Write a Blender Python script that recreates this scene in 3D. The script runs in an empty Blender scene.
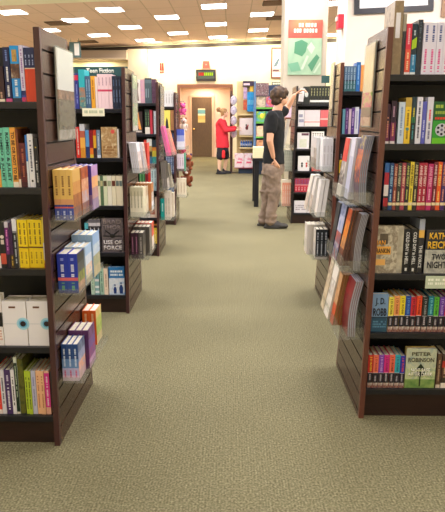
import bpy, bmesh, math, random
from mathutils import Vector, Matrix
random.seed(7)
scn = bpy.context.scene
COL = scn.collection
# ------------------------------------------------------------------ camera
FPX, VX, VY, EYE = 592.0, 232.0, 118.0, 1.42
pitch = math.atan((256 - VY) / FPX)
yaw = math.atan((VX - 222.5) / FPX * math.cos(pitch))
Fd = Vector((-math.sin(yaw) * math.cos(pitch), math.cos(yaw) * math.cos(pitch), -math.sin(pitch)))
Rt = Vector((math.cos(yaw), math.sin(yaw), 0)); Up = Rt.cross(Fd)
CAM = Vector((0, 0, EYE))
def ray(u, v): return Rt * ((u - 222.5) / FPX) + Up * ((256 - v) / FPX) + Fd
def P(u, v, Y):                      # the point of depth Y measured at photo position (u, v)
    d = ray(u, v); return CAM + d * (Y / d.y)
def PX(u, v, Y): return P(u, v, Y).x
def PZ(u, v, Y): return P(u, v, Y).z
cd = bpy.data.cameras.new('camera'); cam = bpy.data.objects.new('camera', cd); COL.objects.link(cam)
cam.location = CAM; cd.lens = FPX / 512 * 36; cd.sensor_width = 36; cd.sensor_fit = 'AUTO'
cam.rotation_euler = Matrix((Rt, Up, -Fd)).transposed().to_euler(); cd.clip_start = .05
scn.camera = cam
# ------------------------------------------------------------------ materials
def lin(c):
    if isinstance(c, str):
        c = c.lstrip('#'); c = [int(c[i:i + 2], 16) / 255 for i in (0, 2, 4)]
    return tuple((x / 12.92 if x <= .04045 else ((x + .055) / 1.055) ** 2.4) for x in c) + (1,)
MC = {}
def mat(c, rough=.5, metal=0, spec=.5, coat=0):
    k = ('m', c, rough, metal, spec, coat)
    if k in MC: return MC[k]
    m = bpy.data.materials.new('paint'); m.use_nodes = True; b = m.node_tree.nodes['Principled BSDF']
    b.inputs['Base Color'].default_value = lin(c); b.inputs['Roughness'].default_value = rough
    b.inputs['Metallic'].default_value = metal; b.inputs['Specular IOR Level'].default_value = spec
    b.inputs['Coat Weight'].default_value = coat
    MC[k] = m; return m
def ramp(nt, fac, cols, const=False):
    r = nt.nodes.new('ShaderNodeValToRGB'); e = r.color_ramp.elements
    r.color_ramp.interpolation = 'CONSTANT' if const else 'LINEAR'
    e[0].position = 0; e[0].color = lin(cols[0]); e[1].position = 1; e[1].color = lin(cols[-1])
    for i, c in enumerate(cols[1:-1]):
        n = e.new((i + 1) / (len(cols) - 1)); n.color = lin(c)
    nt.links.new(fac, r.inputs[0]); return r.outputs[0]
def mottle(cols, scale=20, rough=.45, stretch=(1, 1, 1), bump=0, detail=3, lo=.3, hi=.7):
    k = ('n', tuple(cols), scale, rough, stretch, bump, detail)
    if k in MC: return MC[k]
    m = bpy.data.materials.new('mottled'); m.use_nodes = True; nt = m.node_tree; b = nt.nodes['Principled BSDF']
    tc = nt.nodes.new('ShaderNodeTexCoord'); mp = nt.nodes.new('ShaderNodeMapping'); mp.inputs['Scale'].default_value = stretch
    n = nt.nodes.new('ShaderNodeTexNoise'); n.inputs['Scale'].default_value = scale; n.inputs['Detail'].default_value = detail
    mr = nt.nodes.new('ShaderNodeMapRange'); mr.inputs[1].default_value = lo; mr.inputs[2].default_value = hi
    nt.links.new(tc.outputs['Object'], mp.inputs[0]); nt.links.new(mp.outputs[0], n.inputs['Vector'])
    nt.links.new(n.outputs[0], mr.inputs[0])
    nt.links.new(ramp(nt, mr.outputs[0], list(cols)), b.inputs['Base Color']); b.inputs['Roughness'].default_value = rough
    if bump:
        bp = nt.nodes.new('ShaderNodeBump'); bp.inputs['Strength'].default_value = bump; bp.inputs['Distance'].default_value = .004
        nt.links.new(n.outputs[0], bp.inputs['Height']); nt.links.new(bp.outputs[0], b.inputs['Normal'])
    MC[k] = m; return m
def wood(c1, c2, rough=.32, axis='y', coat=.15):
    st = {'y': (9, .7, 9), 'z': (9, 9, .6), 'x': (.7, 9, 9)}[axis]
    m = mottle([c1, c2, c1], 9, rough, st, 0, 5); return m
def emis(c, s):
    m = bpy.data.materials.new('lamp_light'); m.use_nodes = True; nt = m.node_tree; nt.nodes.clear()
    e = nt.nodes.new('ShaderNodeEmission'); e.inputs[0].default_value = lin(c); e.inputs[1].default_value = s
    o = nt.nodes.new('ShaderNodeOutputMaterial'); nt.links.new(e.outputs[0], o.inputs[0]); return m
def acrylic():
    if 'ac' in MC: return MC['ac']
    m = bpy.data.materials.new('clear_acrylic'); m.use_nodes = True; nt = m.node_tree; nt.nodes.clear()
    t = nt.nodes.new('ShaderNodeBsdfTransparent'); t.inputs[0].default_value = (.93, .94, .93, 1)
    g = nt.nodes.new('ShaderNodeBsdfGlossy'); g.inputs['Roughness'].default_value = .25; g.inputs[0].default_value = (1, 1, 1, 1)
    d = nt.nodes.new('ShaderNodeBsdfDiffuse'); d.inputs[0].default_value = (.75, .73, .68, 1)
    f = nt.nodes.new('ShaderNodeValue'); f.outputs[0].default_value = .07
    mx = nt.nodes.new('ShaderNodeMixShader'); mx2 = nt.nodes.new('ShaderNodeMixShader'); mx2.inputs[0].default_value = .035
    o = nt.nodes.new('ShaderNodeOutputMaterial')
    nt.links.new(t.outputs[0], mx2.inputs[1]); nt.links.new(d.outputs[0], mx2.inputs[2])
    nt.links.new(f.outputs[0], mx.inputs[0]); nt.links.new(mx2.outputs[0], mx.inputs[1]); nt.links.new(g.outputs[0], mx.inputs[2])
    nt.links.new(mx.outputs[0], o.inputs[0]); MC['ac'] = m; return m
# ------------------------------------------------------------------ mesh building
class MB:
    def __init__(s): s.bm = bmesh.new(); s.mats = []
    def mi(s, m):
        if m not in s.mats: s.mats.append(m)
        return s.mats.index(m)
    def box(s, a, b, m, side=None):
        x0, y0, z0 = [min(p, q) for p, q in zip(a, b)]; x1, y1, z1 = [max(p, q) for p, q in zip(a, b)]
        v = [s.bm.verts.new(p) for p in ((x0, y0, z0), (x1, y0, z0), (x1, y1, z0), (x0, y1, z0), (x0, y0, z1), (x1, y0, z1), (x1, y1, z1), (x0, y1, z1))]
        i = s.mi(m)
        for q in ((0, 3, 2, 1), (4, 5, 6, 7), (0, 1, 5, 4), (1, 2, 6, 5), (2, 3, 7, 6), (3, 0, 4, 7)):
            f = s.bm.faces.new([v[k] for k in q]); f.material_index = i
        return s
    def prism(s, pts, d, m, plane='xz'):   # outline extruded by vector d
        i = s.mi(m); d = Vector(d)
        A = [s.bm.verts.new(Vector(p)) for p in pts]; B = [s.bm.verts.new(Vector(p) + d) for p in pts]; n = len(pts)
        fs = [s.bm.faces.new(A), s.bm.faces.new(B[::-1])]
        for k in range(n): fs.append(s.bm.faces.new([A[k], B[k], B[(k + 1) % n], A[(k + 1) % n]]))
        for f in fs: f.material_index = i
        return s
    def disc(s, c, r, m, d=.001, rz=None, n=20):  # disc facing -Y
        rz = rz or r
        return s.prism([(c[0] + r * math.cos(2 * math.pi * k / n), c[1], c[2] + rz * math.sin(2 * math.pi * k / n)) for k in range(n)], (0, d, 0), m)
    def tube(s, p0, p1, r0, m, r1=None, n=12, smooth=True):
        p0, p1 = Vector(p0), Vector(p1); r1 = r0 if r1 is None else r1; i = s.mi(m)
        z = (p1 - p0).normalized(); x = z.orthogonal().normalized(); y = z.cross(x)
        A, B = [], []
        for k in range(n):
            a = 2 * math.pi * k / n; e = x * math.cos(a) + y * math.sin(a)
            A.append(s.bm.verts.new(p0 + e * r0)); B.append(s.bm.verts.new(p1 + e * r1))
        fs = [s.bm.faces.new(A[::-1]), s.bm.faces.new(B)]
        for k in range(n):
            f = s.bm.faces.new([A[k], A[(k + 1) % n], B[(k + 1) % n], B[k]]); f.smooth = smooth; fs.append(f)
        for f in fs: f.material_index = i
        return s
    def ball(s, c, r, m, seg=16, ring=10, jitter=0):
        if not hasattr(r, '__len__'): r = (r, r, r)
        i = s.mi(m); res = bmesh.ops.create_uvsphere(s.bm, u_segments=seg, v_segments=ring, radius=1)
        fs = set()
        for v in res['verts']:
            j = 1 + random.uniform(-jitter, jitter)
            v.co = Vector((c[0] + v.co.x * r[0] * j, c[1] + v.co.y * r[1] * j, c[2] + v.co.z * r[2] * j))
            fs.update(v.link_faces)
        for f in fs: f.material_index = i; f.smooth = True
        return s
    def mesh(s, name):
        bmesh.ops.recalc_face_normals(s.bm, faces=s.bm.faces)
        me = bpy.data.meshes.new(name); s.bm.to_mesh(me); s.bm.free()
        for m in s.mats: me.materials.append(m)
        return me
    def build(s, name, parent=None, bevel=0, loc=None):
        o = bpy.data.objects.new(name, s.mesh(name)); COL.objects.link(o)
        if parent: o.parent = parent
        if loc: o.location = loc
        if bevel:
            b = o.modifiers.new('bevel', 'BEVEL'); b.width = bevel; b.segments = 2; b.limit_method = 'ANGLE'
        return o
LABELS = {}
def tag(o, label, cat, group=None, kind=None):
    w = len(label.split())
    if not 4 <= w <= 16: print('LABEL LENGTH', w, label)
    if label in LABELS and (group is None or LABELS[label] != group): print('DUP LABEL', label)
    LABELS[label] = group
    o['label'] = label; o['category'] = cat
    if group: o['group'] = group
    if kind: o['kind'] = kind
    return o
def thing(name, label, cat, loc=(0, 0, 0), group=None, rz=0):
    o = bpy.data.objects.new(name, None); COL.objects.link(o); o.location = loc; o.rotation_euler.z = rz
    o.empty_display_size = .1
    return tag(o, label, cat, group)
def struct(o): o['kind'] = 'structure'; return o
FONTC = {}
def text_mesh(s, m, w, h, rot=0, bold=.02, keep=False):
    """lettering fitted into w x h, lying in the XZ plane facing -Y, centred; rot 90 = reads downwards"""
    k = (s, id(m), round(w, 4), round(h, 4), rot, bold, keep)
    if k in FONTC: return FONTC[k]
    cu = bpy.data.curves.new('lettering', 'FONT'); cu.body = s; cu.align_x = 'CENTER'; cu.offset = bold; cu.resolution_u = 2; cu.space_line = .8
    o = bpy.data.objects.new('lettering', cu); COL.objects.link(o)
    bpy.context.view_layer.update()
    me = bpy.data.meshes.new_from_object(o.evaluated_get(bpy.context.evaluated_depsgraph_get()))
    bpy.data.objects.remove(o); me.name = 'lettering'
    bm = bmesh.new(); bm.from_mesh(me)
    xs = [v.co.x for v in bm.verts]; ys = [v.co.y for v in bm.verts]
    if not xs: return me
    cx, cy = (min(xs) + max(xs)) / 2, (min(ys) + max(ys)) / 2; W = max(xs) - min(xs); Hh = max(ys) - min(ys)
    a, b = (w, h) if not rot else (h, w)
    sx, sy = a / W, b / Hh
    if keep: sx = sy = min(sx, sy)
    for v in bm.verts:
        x, y = (v.co.x - cx) * sx, (v.co.y - cy) * sy
        v.co = (x, 0, y) if not rot else (y, 0, -x)
    r = bmesh.ops.extrude_face_region(bm, geom=bm.faces[:])
    for g in r['geom']:
        if isinstance(g, bmesh.types.BMVert): g.co.y -= .0008
    bmesh.ops.recalc_face_normals(bm, faces=bm.faces)
    bm.to_mesh(me); bm.free(); me.materials.clear(); me.materials.append(m)
    FONTC[k] = me; return me
def text(name, s, c, w, h, loc, parent, rot=0, bold=.02, m=None, keep=False):
    o = bpy.data.objects.new(name, text_mesh(s, m or mat(c, .5), w, h, rot, bold, keep)); COL.objects.link(o)
    o.location = loc; o.parent = parent; return o
def copy_tree(o, parent=None):
    c = o.copy(); COL.objects.link(c)
    if parent: c.parent = parent
    for ch in KIDS(o): copy_tree(ch, c)
    return c
def KIDS(o): return list(o.children)
ALLKIDS = {}
# ------------------------------------------------------------------ books
PAGE = mottle(['#e9dfc8', '#f4ecda', '#e2d6bb'], 60, .8, (1, 1, 1))
def dashes(w, h, c, vert=True, seed=0, dens=.6, x0=0., z0=.08, z1=.92, rows=1):
    """illegible small print: rows of little marks"""
    r = random.Random(seed); b = MB(); m = mat(c, .5)
    if vert:
        for k in range(rows):
            cx = (k + .5) / rows * w * .8 - w * .4; hw = w * .15 / rows; z = z0 * h
            while z < z1 * h:
                l = r.uniform(.003, .007)
                if r.random() < dens and z + l < z1 * h: b.box((cx - hw, -.0006, z), (cx + hw, .0002, z + l), m)
                z += l + r.uniform(.0012, .0022)
    else:
        for k in range(rows):
            z = (z0 + (z1 - z0) * (k + .5) / rows) * h; hz = (z1 - z0) * h / rows * .3; x = -w * .4
            while x < w * .4:
                l = r.uniform(.004, .012)
                if r.random() < dens: b.box((x, -.0006, z - hz), (min(x + l, w * .42), .0002, z + hz), m)
                x += l + r.uniform(.0015, .003)
    return b if b.mats else None
def M(c, rough=.38):
    if isinstance(c, (list, tuple)): return mottle(list(c), 28, rough)
    if isinstance(c, str): return mat(c, rough)
    return c
def book(name, label, group, w, h, d, spec, loc, face='spine'):
    """front at local y=0 looking to -Y. spine: w = thickness, d = depth; cover: w = cover width, d = thickness"""
    bands = spec.get('c', '#888888')
    if not (isinstance(bands, list) and isinstance(bands[0], tuple)): bands = [(1, bands)]
    side = M(spec.get('side', bands[-1][1])); e = .0018
    root = thing(name, label, 'magazine' if 'magazine' in name else 'book', loc, group)
    b = MB(); z = 0
    for fr, c in bands:                      # printed bands from the bottom up
        z1 = fr * h; b.box((-w / 2, 0, z), (w / 2, e, z1), M(c)); z = z1
    if face == 'spine':
        b.box((-w / 2, e, 0), (-w / 2 + e, d, h), side); b.box((w / 2 - e, e, 0), (w / 2, d, h), side)
        cv = b.build('cover', root)
        MB().box((-w / 2 + e, e, .003), (w / 2 - e, d - .004, h - .004), PAGE).build('page_block', root)
        if 'sidetop' in spec:               # printed cover picture on the aisle side
            sx, cc = spec['sidetop']; p = MB(); X0 = sx * (w / 2 + .0002); X1 = sx * (w / 2 + .001); n = len(cc)
            for i, c in enumerate(cc): p.box((X0, .004, h * (i / n) + .002 * (i == 0)), (X1, d - .002, h * (i + 1) / n - .002 * (i == n - 1)), M(c))
            p.build('cover_art', cv)
    else:
        b.box((-w / 2, d - e, 0), (w / 2, d, h), side); b.box((-w / 2, e, 0), (-w / 2 + e, d - e, h), side)
        cv = b.build('cover', root)
        MB().box((-w / 2 + e, e, .003), (w / 2 - .004, d - e, h - .004), PAGE).build('page_block', root)
    if 't' in spec:
        for q in (spec['t'] if isinstance(spec['t'], list) else [spec['t']]):
            s, c, z0, z1 = q[:4]; fw = q[4] if len(q) > 4 else (.62 if face == 'spine' else .84); dx = q[5] if len(q) > 5 else 0
            text('spine_title' if face == 'spine' else 'cover_title', s, c, w * fw, (z1 - z0) * h, (dx * w, -.0006 if face == 'cover' else 0, (z0 + z1) / 2 * h), cv, 90 if face == 'spine' else 0, .025)
    if 'd' in spec:
        for i, q in enumerate(spec['d'] if isinstance(spec['d'], list) else [spec['d']]):
            c, z0, z1 = q[:3]; rows = q[3] if len(q) > 3 else 1
            bb = dashes(w, h, c, face == 'spine', hash(label) % 1000 if False else len(label) + i * 7, .85, 0, z0, z1, rows)
            if bb: bb.build('small_print', cv)
    if 'art' in spec:
        a = MB(); spec['art'](a, w, h)
        if a.mats: a.build('cover_art', cv)
    return root
LEAN = .017                       # the old cases lean a touch towards the right
def lean(z): return LEAN * (z - .9)
def row(Yf, zs, vb, place, items, sgn=1, dn='paperback', maxh=.27):
    """items measured on the photo: (u0, u1, vtop, n, spec, description, kind)"""
    for it in items:
        u0, u1, vt, n, spec, desc = it[:6]; kind = it[6] if len(it) > 6 else 'spine'; name = it[7] if len(it) > 7 else dn
        xo_, sd_ = {2.36: (-.744, -1), 4.19: (-.744, -1), 6.06: (-.744, -1), 7.94: (-.744, -1), 2.63: (.635, 1), 4.26: (.73, 1), 8.08: (.83, 1)}[Yf]; lim = xo_ + sd_ * .0248 + lean(zs if sd_ < 0 else zs + .2)
        dep = spec.get('dep', 0); Ys = Yf + .035 + dep
        x0, x1 = PX(u0, vb, Ys), PX(u1, vb, Ys)
        if sd_ < 0: x1 = min(x1, lim)
        else: x0 = max(x0, lim)
        if x1 - x0 < .004: print('ROW HIDDEN', desc, place)
        h = min(PZ((u0 + u1) / 2, vt, Ys) - zs, maxh if vt > 30 else .5); w = (x1 - x0) / n
        d = spec.get('depth', .125 if h < .2 else .15)
        if kind == 'cover': d = spec.get('depth', .028)
        label = desc + ' ' + place; grp = None
        if n > 1: grp = desc.replace('one of ', '') + ' ' + place
        def mk(i):
            return (x0 + w * (i + .5), Ys + (random.Random(i + int(u0)).uniform(-.004, .004) if n > 1 else 0), zs)
        first = book(name, label, grp, w - .0008, h, d, spec, mk(0), kind)
        ALLKIDS[first.name] = [x for x in first.children]
        for i in range(1, n):
            c = copy_tree(first); c.location = mk(i)
# ------------------------------------------------------------------ bookcases
BACK = mat('#0d0f16', .5); BOARD = mottle(['#17171d', '#1f1f26'], 30, .35); KICK = wood('#22120f', '#2e1a16', .4, 'x')
EDGE = {'l': wood('#43282a', '#4c2e2c', .35, 'z'), 'r': wood('#5c352b', '#683e32', .35, 'z'), 'k': wood('#1e181a', '#282022', .4, 'z')}
SLAT = wood('#3c2820', '#4a332a', .24, 'y'); GROOVE = mat('#140d0b', .6); SLATD = SLAT
def bookcase(label, xo, side, Yf, top, levels, width=1.0, depth=.64, edge='l', group='double sided bookcases along the aisle', taper=.25, gz=.0885):
    """xo = outer face of the end panel; side -1: case runs to the left"""
    root = thing('bookcase', label, 'bookcase', (xo + side * width / 2, Yf + depth / 2, 0), group)
    L = Vector(root.location)
    def R(b, name, bev=0):
        for v in b.bm.verts: v.co.x += lean(v.co.z)
        bmesh.ops.translate(b.bm, verts=b.bm.verts, vec=-L); return b.build(name, root, bev)
    t = .024
    def yb(z): return Yf + depth - taper * z / top
    def wedge(b, x0, x1, ya, off, z0, z1, m):      # board whose rear edge follows the slanting back
        i = b.mi(m); xs = sorted((x0, x1))
        v = [b.bm.verts.new(p) for x in xs for p in ((x, ya, z0), (x, yb(z0) - off, z0), (x, yb(z1) - off, z1), (x, ya, z1))]
        for q in ((0, 1, 2, 3), (7, 6, 5, 4), (0, 4, 5, 1), (1, 5, 6, 2), (2, 6, 7, 3), (3, 7, 4, 0)): b.bm.faces.new([v[k] for k in q]).material_index = i
    for xe, s in ((xo, side), (xo + side * (width - t), side)):
        b = MB(); xi = xe + s * t; a0, a1 = xe + s * .009, xi - s * .009
        wedge(b, a0, a1, Yf + .01, .01, 0, top - .004, GROOVE)
        eb = MB(); eb.box((xe, Yf, 0), (xi, Yf + .022, top), EDGE[edge])
        i = eb.mi(EDGE[edge]); v = [eb.bm.verts.new(p) for x in sorted((xe, xi)) for p in ((x, yb(0) - .022, 0), (x, yb(0), 0), (x, yb(top), top), (x, yb(top) - .022, top))]
        for q in ((0, 1, 2, 3), (7, 6, 5, 4), (0, 4, 5, 1), (1, 5, 6, 2), (2, 6, 7, 3), (3, 7, 4, 0)): eb.bm.faces.new([v[k] for k in q]).material_index = i
        wedge(b, xe, xi, Yf + .022, .022, top - .075, top, SLAT)
        z = top - .083
        while z > .02:
            z0 = max(z - gz + .008, 0.0)
            wedge(b, xe, xi, Yf + .022, .022, z0, z, SLAT); z = z0 - .008
        ep = R(b, 'end_panel'); [setattr(v.co, 'x', v.co.x + lean(v.co.z)) for v in eb.bm.verts]; bmesh.ops.translate(eb.bm, verts=eb.bm.verts, vec=-L); eb.build('edge_trim', ep)
    xa, xb = xo + side * t, xo + side * (width - t)
    R(MB().box((xa, Yf + depth / 2 - .012, .0), (xb, Yf + depth / 2 + .012, top - .04), BACK), 'back_panel')
    R(MB().box((xa, Yf + .03, 0), (xb, Yf + depth - .03, levels[-1] - .03), KICK), 'base')
    for z in levels:
        R(MB().box((xa, Yf + .015, z - .028), (xb, Yf + depth / 2 - .012, z), BOARD), 'shelf', .002)
        R(MB().box((xa, Yf + depth / 2 + .012, z - .028), (xb, yb(z) - .015, z), BOARD), 'shelf', .002)
    return root
LL = [1.482, 1.146, .806, .460, .136]
RL = [1.601, 1.310, 1.015, .720, .433, .146]
bookcase('front left dark bookcase, nearest to the viewer, with slatted brown end panel', -.744, -1, 2.36, 1.755, LL)
bookcase('second bookcase on the left, in front of the teal hanging sign', -.744, -1, 4.19, 1.755, LL)
L3L = [1.565, 1.263, .964, .690, .408, .112]
bookcase('third bookcase on the left, yellow books on its lowest shelf', -.744, -1, 6.06, 1.765, L3L)
bookcase('fourth and farthest bookcase on the left, plush toys on its end', -.744, -1, 7.94, 1.745, L3L, depth=.6)
bookcase('front right dark bookcase, nearest to the viewer, with magazine pockets on its end', .635, 1, 2.63, 1.79, RL, edge='r', taper=.26)
bookcase('second bookcase on the right, behind the one with magazine pockets', .73, 1, 4.26, 1.79, RL, edge='r', taper=.26)
bookcase('farthest bookcase on the right, beside the man in black shirt', .83, 1, 8.08, 1.83, RL, edge='k', taper=.1)
def PL(n, where): return 'on %s shelf, %s bookcase' % (n, where)
FL, SL, TL, QL = 'front left', 'second left', 'third left', 'fourth left'
FR, SR, LR = 'front right', 'second right', 'farthest right'
W = '#f1edf4'; CR = '#efe6cc'
def S(**k): return k
# ---- front left bookcase
row(2.36, LL[0], 99, PL('top', FL), [
 (-1.5, 5.2, 66, 1, S(c=[(.08, '#efe0c8'), (1, '#3a2028')], d=('#c9a38c', .1, .3)), 'maroon-black paperback spine leftmost'),
 (6.2, 12.4, 47, 1, S(c=[(.06, '#d8558c'), (1, '#1c2350')], d=[('#e9e9ee', .1, .7), ('#6f86c8', .75, .95)]), 'navy spine with white block lettering'),
 (13, 21.6, 45.5, 1, S(c=[(.07, '#2a2f45'), (.42, '#2f8fd8'), (.68, ['#d8c8b0', '#6d4a3c', '#2b2430']), (1, '#1f9be6')], d=('#e8f2fa', .1, .4), art=lambda a, w, h: (a.box((-w*.28, -.0008, .72*h), (w*.28, .0002, .93*h), M(['#7b5a30', '#caa35c', '#2c2018'])),)), 'wide bright blue spine with brown picture'),
 (22, 26.2, 45, 1, S(c=[(.08, '#c83a6c'), (.12, '#3a3f9c'), (.2, '#1d2c6a'), (1, '#dcd5ee')], d=('#a070b8', .25, .95)), 'lavender-white spine with purple foot'),
 (26.4, 37.2, 47.5, 3, S(c=[(.61, '#e04a2c'), (.63, '#f6d8c0'), (1, '#25305e')], d=('#aab8e0', .68, .95)), 'one of three navy over red-orange spines')], dn='paperback')
row(2.36, LL[1], 187.5, PL('second', FL), [
 (-3.5, 2, 170, 1, S(c=['#f0a030', '#f5c65a']), 'low orange spine leftmost'),
 (2.3, 7, 128, 1, S(c='#74cfb4', t=('ROMEO & JULIET', '#173c3c', .1, .92, .7)), 'turquoise spine with dark capitals, the left one'),
 (7.2, 13.6, 127.5, 1, S(c='#74cfb4', t=('ROMEO & JULIET', '#173c3c', .1, .92, .62)), 'turquoise spine with dark capitals, the right one'),
 (13.8, 19.2, 127.5, 1, S(c=[(.09, '#f4ecdc'), (1, '#f0a848')], t=('TO BE OR NOT TO BE', '#4a2c1c', .12, .93, .6)), 'orange spine with brown capitals'),
 (19.4, 21.8, 129, 1, S(c=[(.14, '#efdccb'), (1, ['#5a2c22', '#a2562e'])]), 'thin rust-brown spine with pale foot'),
 (22, 28, 143, 1, S(c=[(.12, '#4a1c28'), (1, ['#3a1420', '#7a2830'])], d=('#b06048', .2, .9)), 'dark maroon spine, shorter than its neighbours'),
 (28.2, 30.2, 135, 1, S(c=[(.5, '#e8eefa'), (1, '#3f7ed0')]), 'very thin blue and white spine'),
 (30.4, 36, 134, 1, S(c='#efeff8', d=('#4c5070', .3, .9), art=lambda a, w, h: a.box((-w*.15, -.0008, .1*h), (w*.15, .0002, .14*h), M('#222222'))), 'white spine with small grey print'),
 (36.2, 40.6, 138, 1, S(c='#26262e', d=[('#c8c8c8', .1, .55), ('#d8c050', .8, .86)]), 'black spine with pale print beside end panel')])
row(2.36, LL[2], 269, PL('third', FL), [
 (-3, 1.8, 226, 1, S(c=[(.3, '#e8e2e2'), (1, '#2a2430')]), 'dark spine with white foot leftmost'),
 (2, 7.4, 222, 1, S(c=[(.09, '#1c1a20'), (.32, '#c8503e'), (1, '#1f2024')], art=lambda a, w, h: (a.disc((0, -.0008, .68*h), w*.35, M('#e4d8d0')), a.box((-w*.3, -.0008, .52*h), (w*.3, .0002, .62*h), M('#cfc2bc')))), 'black spine with white emblem and red foot'),
 (7.6, 11.4, 222, 1, S(c=[(.3, '#2a1a30'), (.88, '#6e2470'), (1, '#cfc8d8')], d=('#e28ad0', .35, .85)), 'purple spine with pink lettering'),
 (11.6, 15, 223, 1, S(c=[(.3, '#4a3a20'), (1, '#3c1c48')], d=('#d8b048', .06, .3)), 'dark purple spine with gold foot print'),
 (15.2, 19.4, 219, 1, S(c=[(.72, '#22262c'), (.76, '#8a8c98'), (1, '#e6e6f0')], d=('#c8ccd4', .1, .68)), 'black spine with white cap'),
 (20.2, 44.6, 220, 5, S(c=[(.02, '#caa010'), (.42, '#f4d41c'), (.45, '#6a3a10'), (1, '#f6d81c')], d=[('#b08a10', .06, .38), ('#7a5a10', .5, .95)]), 'one of five bright yellow spines'),
 (44.8, 47.4, 217, 1, S(c=[(.1, '#c83c28'), (.16, '#e8c020'), (.5, '#e8e8f0'), (1, '#f0dc60')]), 'thin white-yellow spine with red foot')])
def eye_cover(a, w, h):
    cx = w * .34; a.disc((cx, -.0004, h*.5), w*.27, mat('#a8dcf4')); a.disc((cx, -.0010, h*.5), w*.18, mat('#6cbce8')); a.disc((cx, -.0016, h*.5), w*.12, mat('#2c1c28'))
    a.box((-w*.22, -.0008, .85*h), (w*.06, .0002, .89*h), mat('#6a4438')); a.box((-w*.5, -.0005, .492*h), (w*.06, .0002, .502*h), mat('#c8d0dc'))
row(2.36, LL[3], 344.5, PL('fourth', FL), [
 (-12, 4.6, 295, 1, S(c='#f2eef0', depth=.04, art=lambda a, w, h: a.box((w*.14, -.0008, .38*h), (w*.5, .0002, .66*h), mat('#1c1a1e')), d=('#d8a8a0', .1, .32, 4)), 'white book with black square, cut by picture edge', 'cover'),
 (5, 28.6, 301.5, 1, S(c='#f3f0f8', art=eye_cover, depth=.09), 'white book with blue eye on cover, the left one', 'cover'),
 (29.2, 52.2, 301.5, 1, S(c='#f3f0f8', art=eye_cover, depth=.09), 'white book with blue eye on cover, beside end panel', 'cover')])
row(2.36, LL[4], 416, PL('lowest', FL), [
 (-2, 3, 370, 1, S(c=[(.1, '#f4e4e0'), (1, '#e8402e')], d=('#f6e0d0', .2, .8)), 'red spine leftmost'),
 (3.2, 7.4, 370, 1, S(c='#dedbe6', d=('#4a4a58', .2, .85)), 'pale grey spine with dark print'),
 (7.6, 13.6, 370, 1, S(c='#4c3468', d=[('#e8e4f0', .1, .7), ('#cfc6e0', .75, .93)]), 'purple spine with white lettering'),
 (13.8, 17.4, 370, 1, S(c='#ece8ee', d=('#202028', .2, .85)), 'white spine with black lettering'),
 (17.6, 20.8, 356, 1, S(c=[(.04, '#e8e0d0'), (.9, '#1c3024'), (1, '#dfe8e0')], d=('#b8c8b0', .3, .85), depth=.14), 'tall dark green spine pulled forward'),
 (21, 26.8, 359, 1, S(c=['#3c4a20', '#6a6a28', '#1e2a1c'], dep=.006, depth=.14), 'tall olive green book, its cover partly seen'),
 (27.2, 33.6, 371, 2, S(c='#bcd23c', d=('#38501c', .12, .9)), 'one of two lime green spines'),
 (33.8, 38.2, 371, 1, S(c='#c4c4e0', d=('#8888b8', .2, .9)), 'lavender spine'.replace('lavender spine', 'plain lavender spine beside the lime ones')),
 (38.4, 46.6, 371, 2, S(c='#f0bc92', d=('#c07858', .15, .9)), 'one of two peach spines'),
 (46.8, 51.8, 371, 1, S(c=[(.16, '#f0b8a0'), (.95, '#e8389a'), (1, '#f4c0a8')], d=('#fce0ee', .2, .9)), 'hot pink spine'),
 (53, 56.4, 372, 1, S(c='#30343c', d=('#9aa4b0', .2, .85)), 'dark grey spine beside end panel')])
# ---- second left bookcase
row(4.19, LL[0], 108, PL('top', SL), [
 (72.4, 79.6, 73, 2, S(c=[(.1, '#2f3a90'), (.4, '#3b3f90'), (.8, '#2a2f80'), (.94, '#d02848'), (1, '#33347c')], d=('#8c98d8', .15, .7)), 'one of two indigo spines with red band'),
 (80, 86, 69.5, 1, S(c=[(.3, ['#b87850', '#4a8a8c', '#d8c8a0']), (.55, ['#2f8c98', '#c87848']), (1, '#2fb0bc')]), 'tall teal spine with picture'),
 (86.2, 91.6, 76, 2, S(c='#4c6c8c', d=('#a8c4dc', .15, .9)), 'one of two slate blue spines'),
 (91.8, 95.8, 76, 1, S(c='#f2ae38', d=('#b86c20', .3, .9)), 'orange yellow spine'.replace('orange yellow', 'single orange-yellow')),
 (96, 98.2, 77, 1, S(c='#f2dcd4'), 'thin cream-pink spine'),
 (98.4, 112.8, 74, 4, S(c=[(.5, '#f6d6dc'), (.56, '#d84868'), (1, '#f6d6dc')], d=('#b88ca0', .65, .92)), 'one of four pale pink spines with red dot'),
 (113.2, 121.6, 76, 3, S(c='#232c44', d=[('#7c90b0', .2, .6), ('#5c7498', .7, .95)]), 'one of three dark navy spines')])
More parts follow.
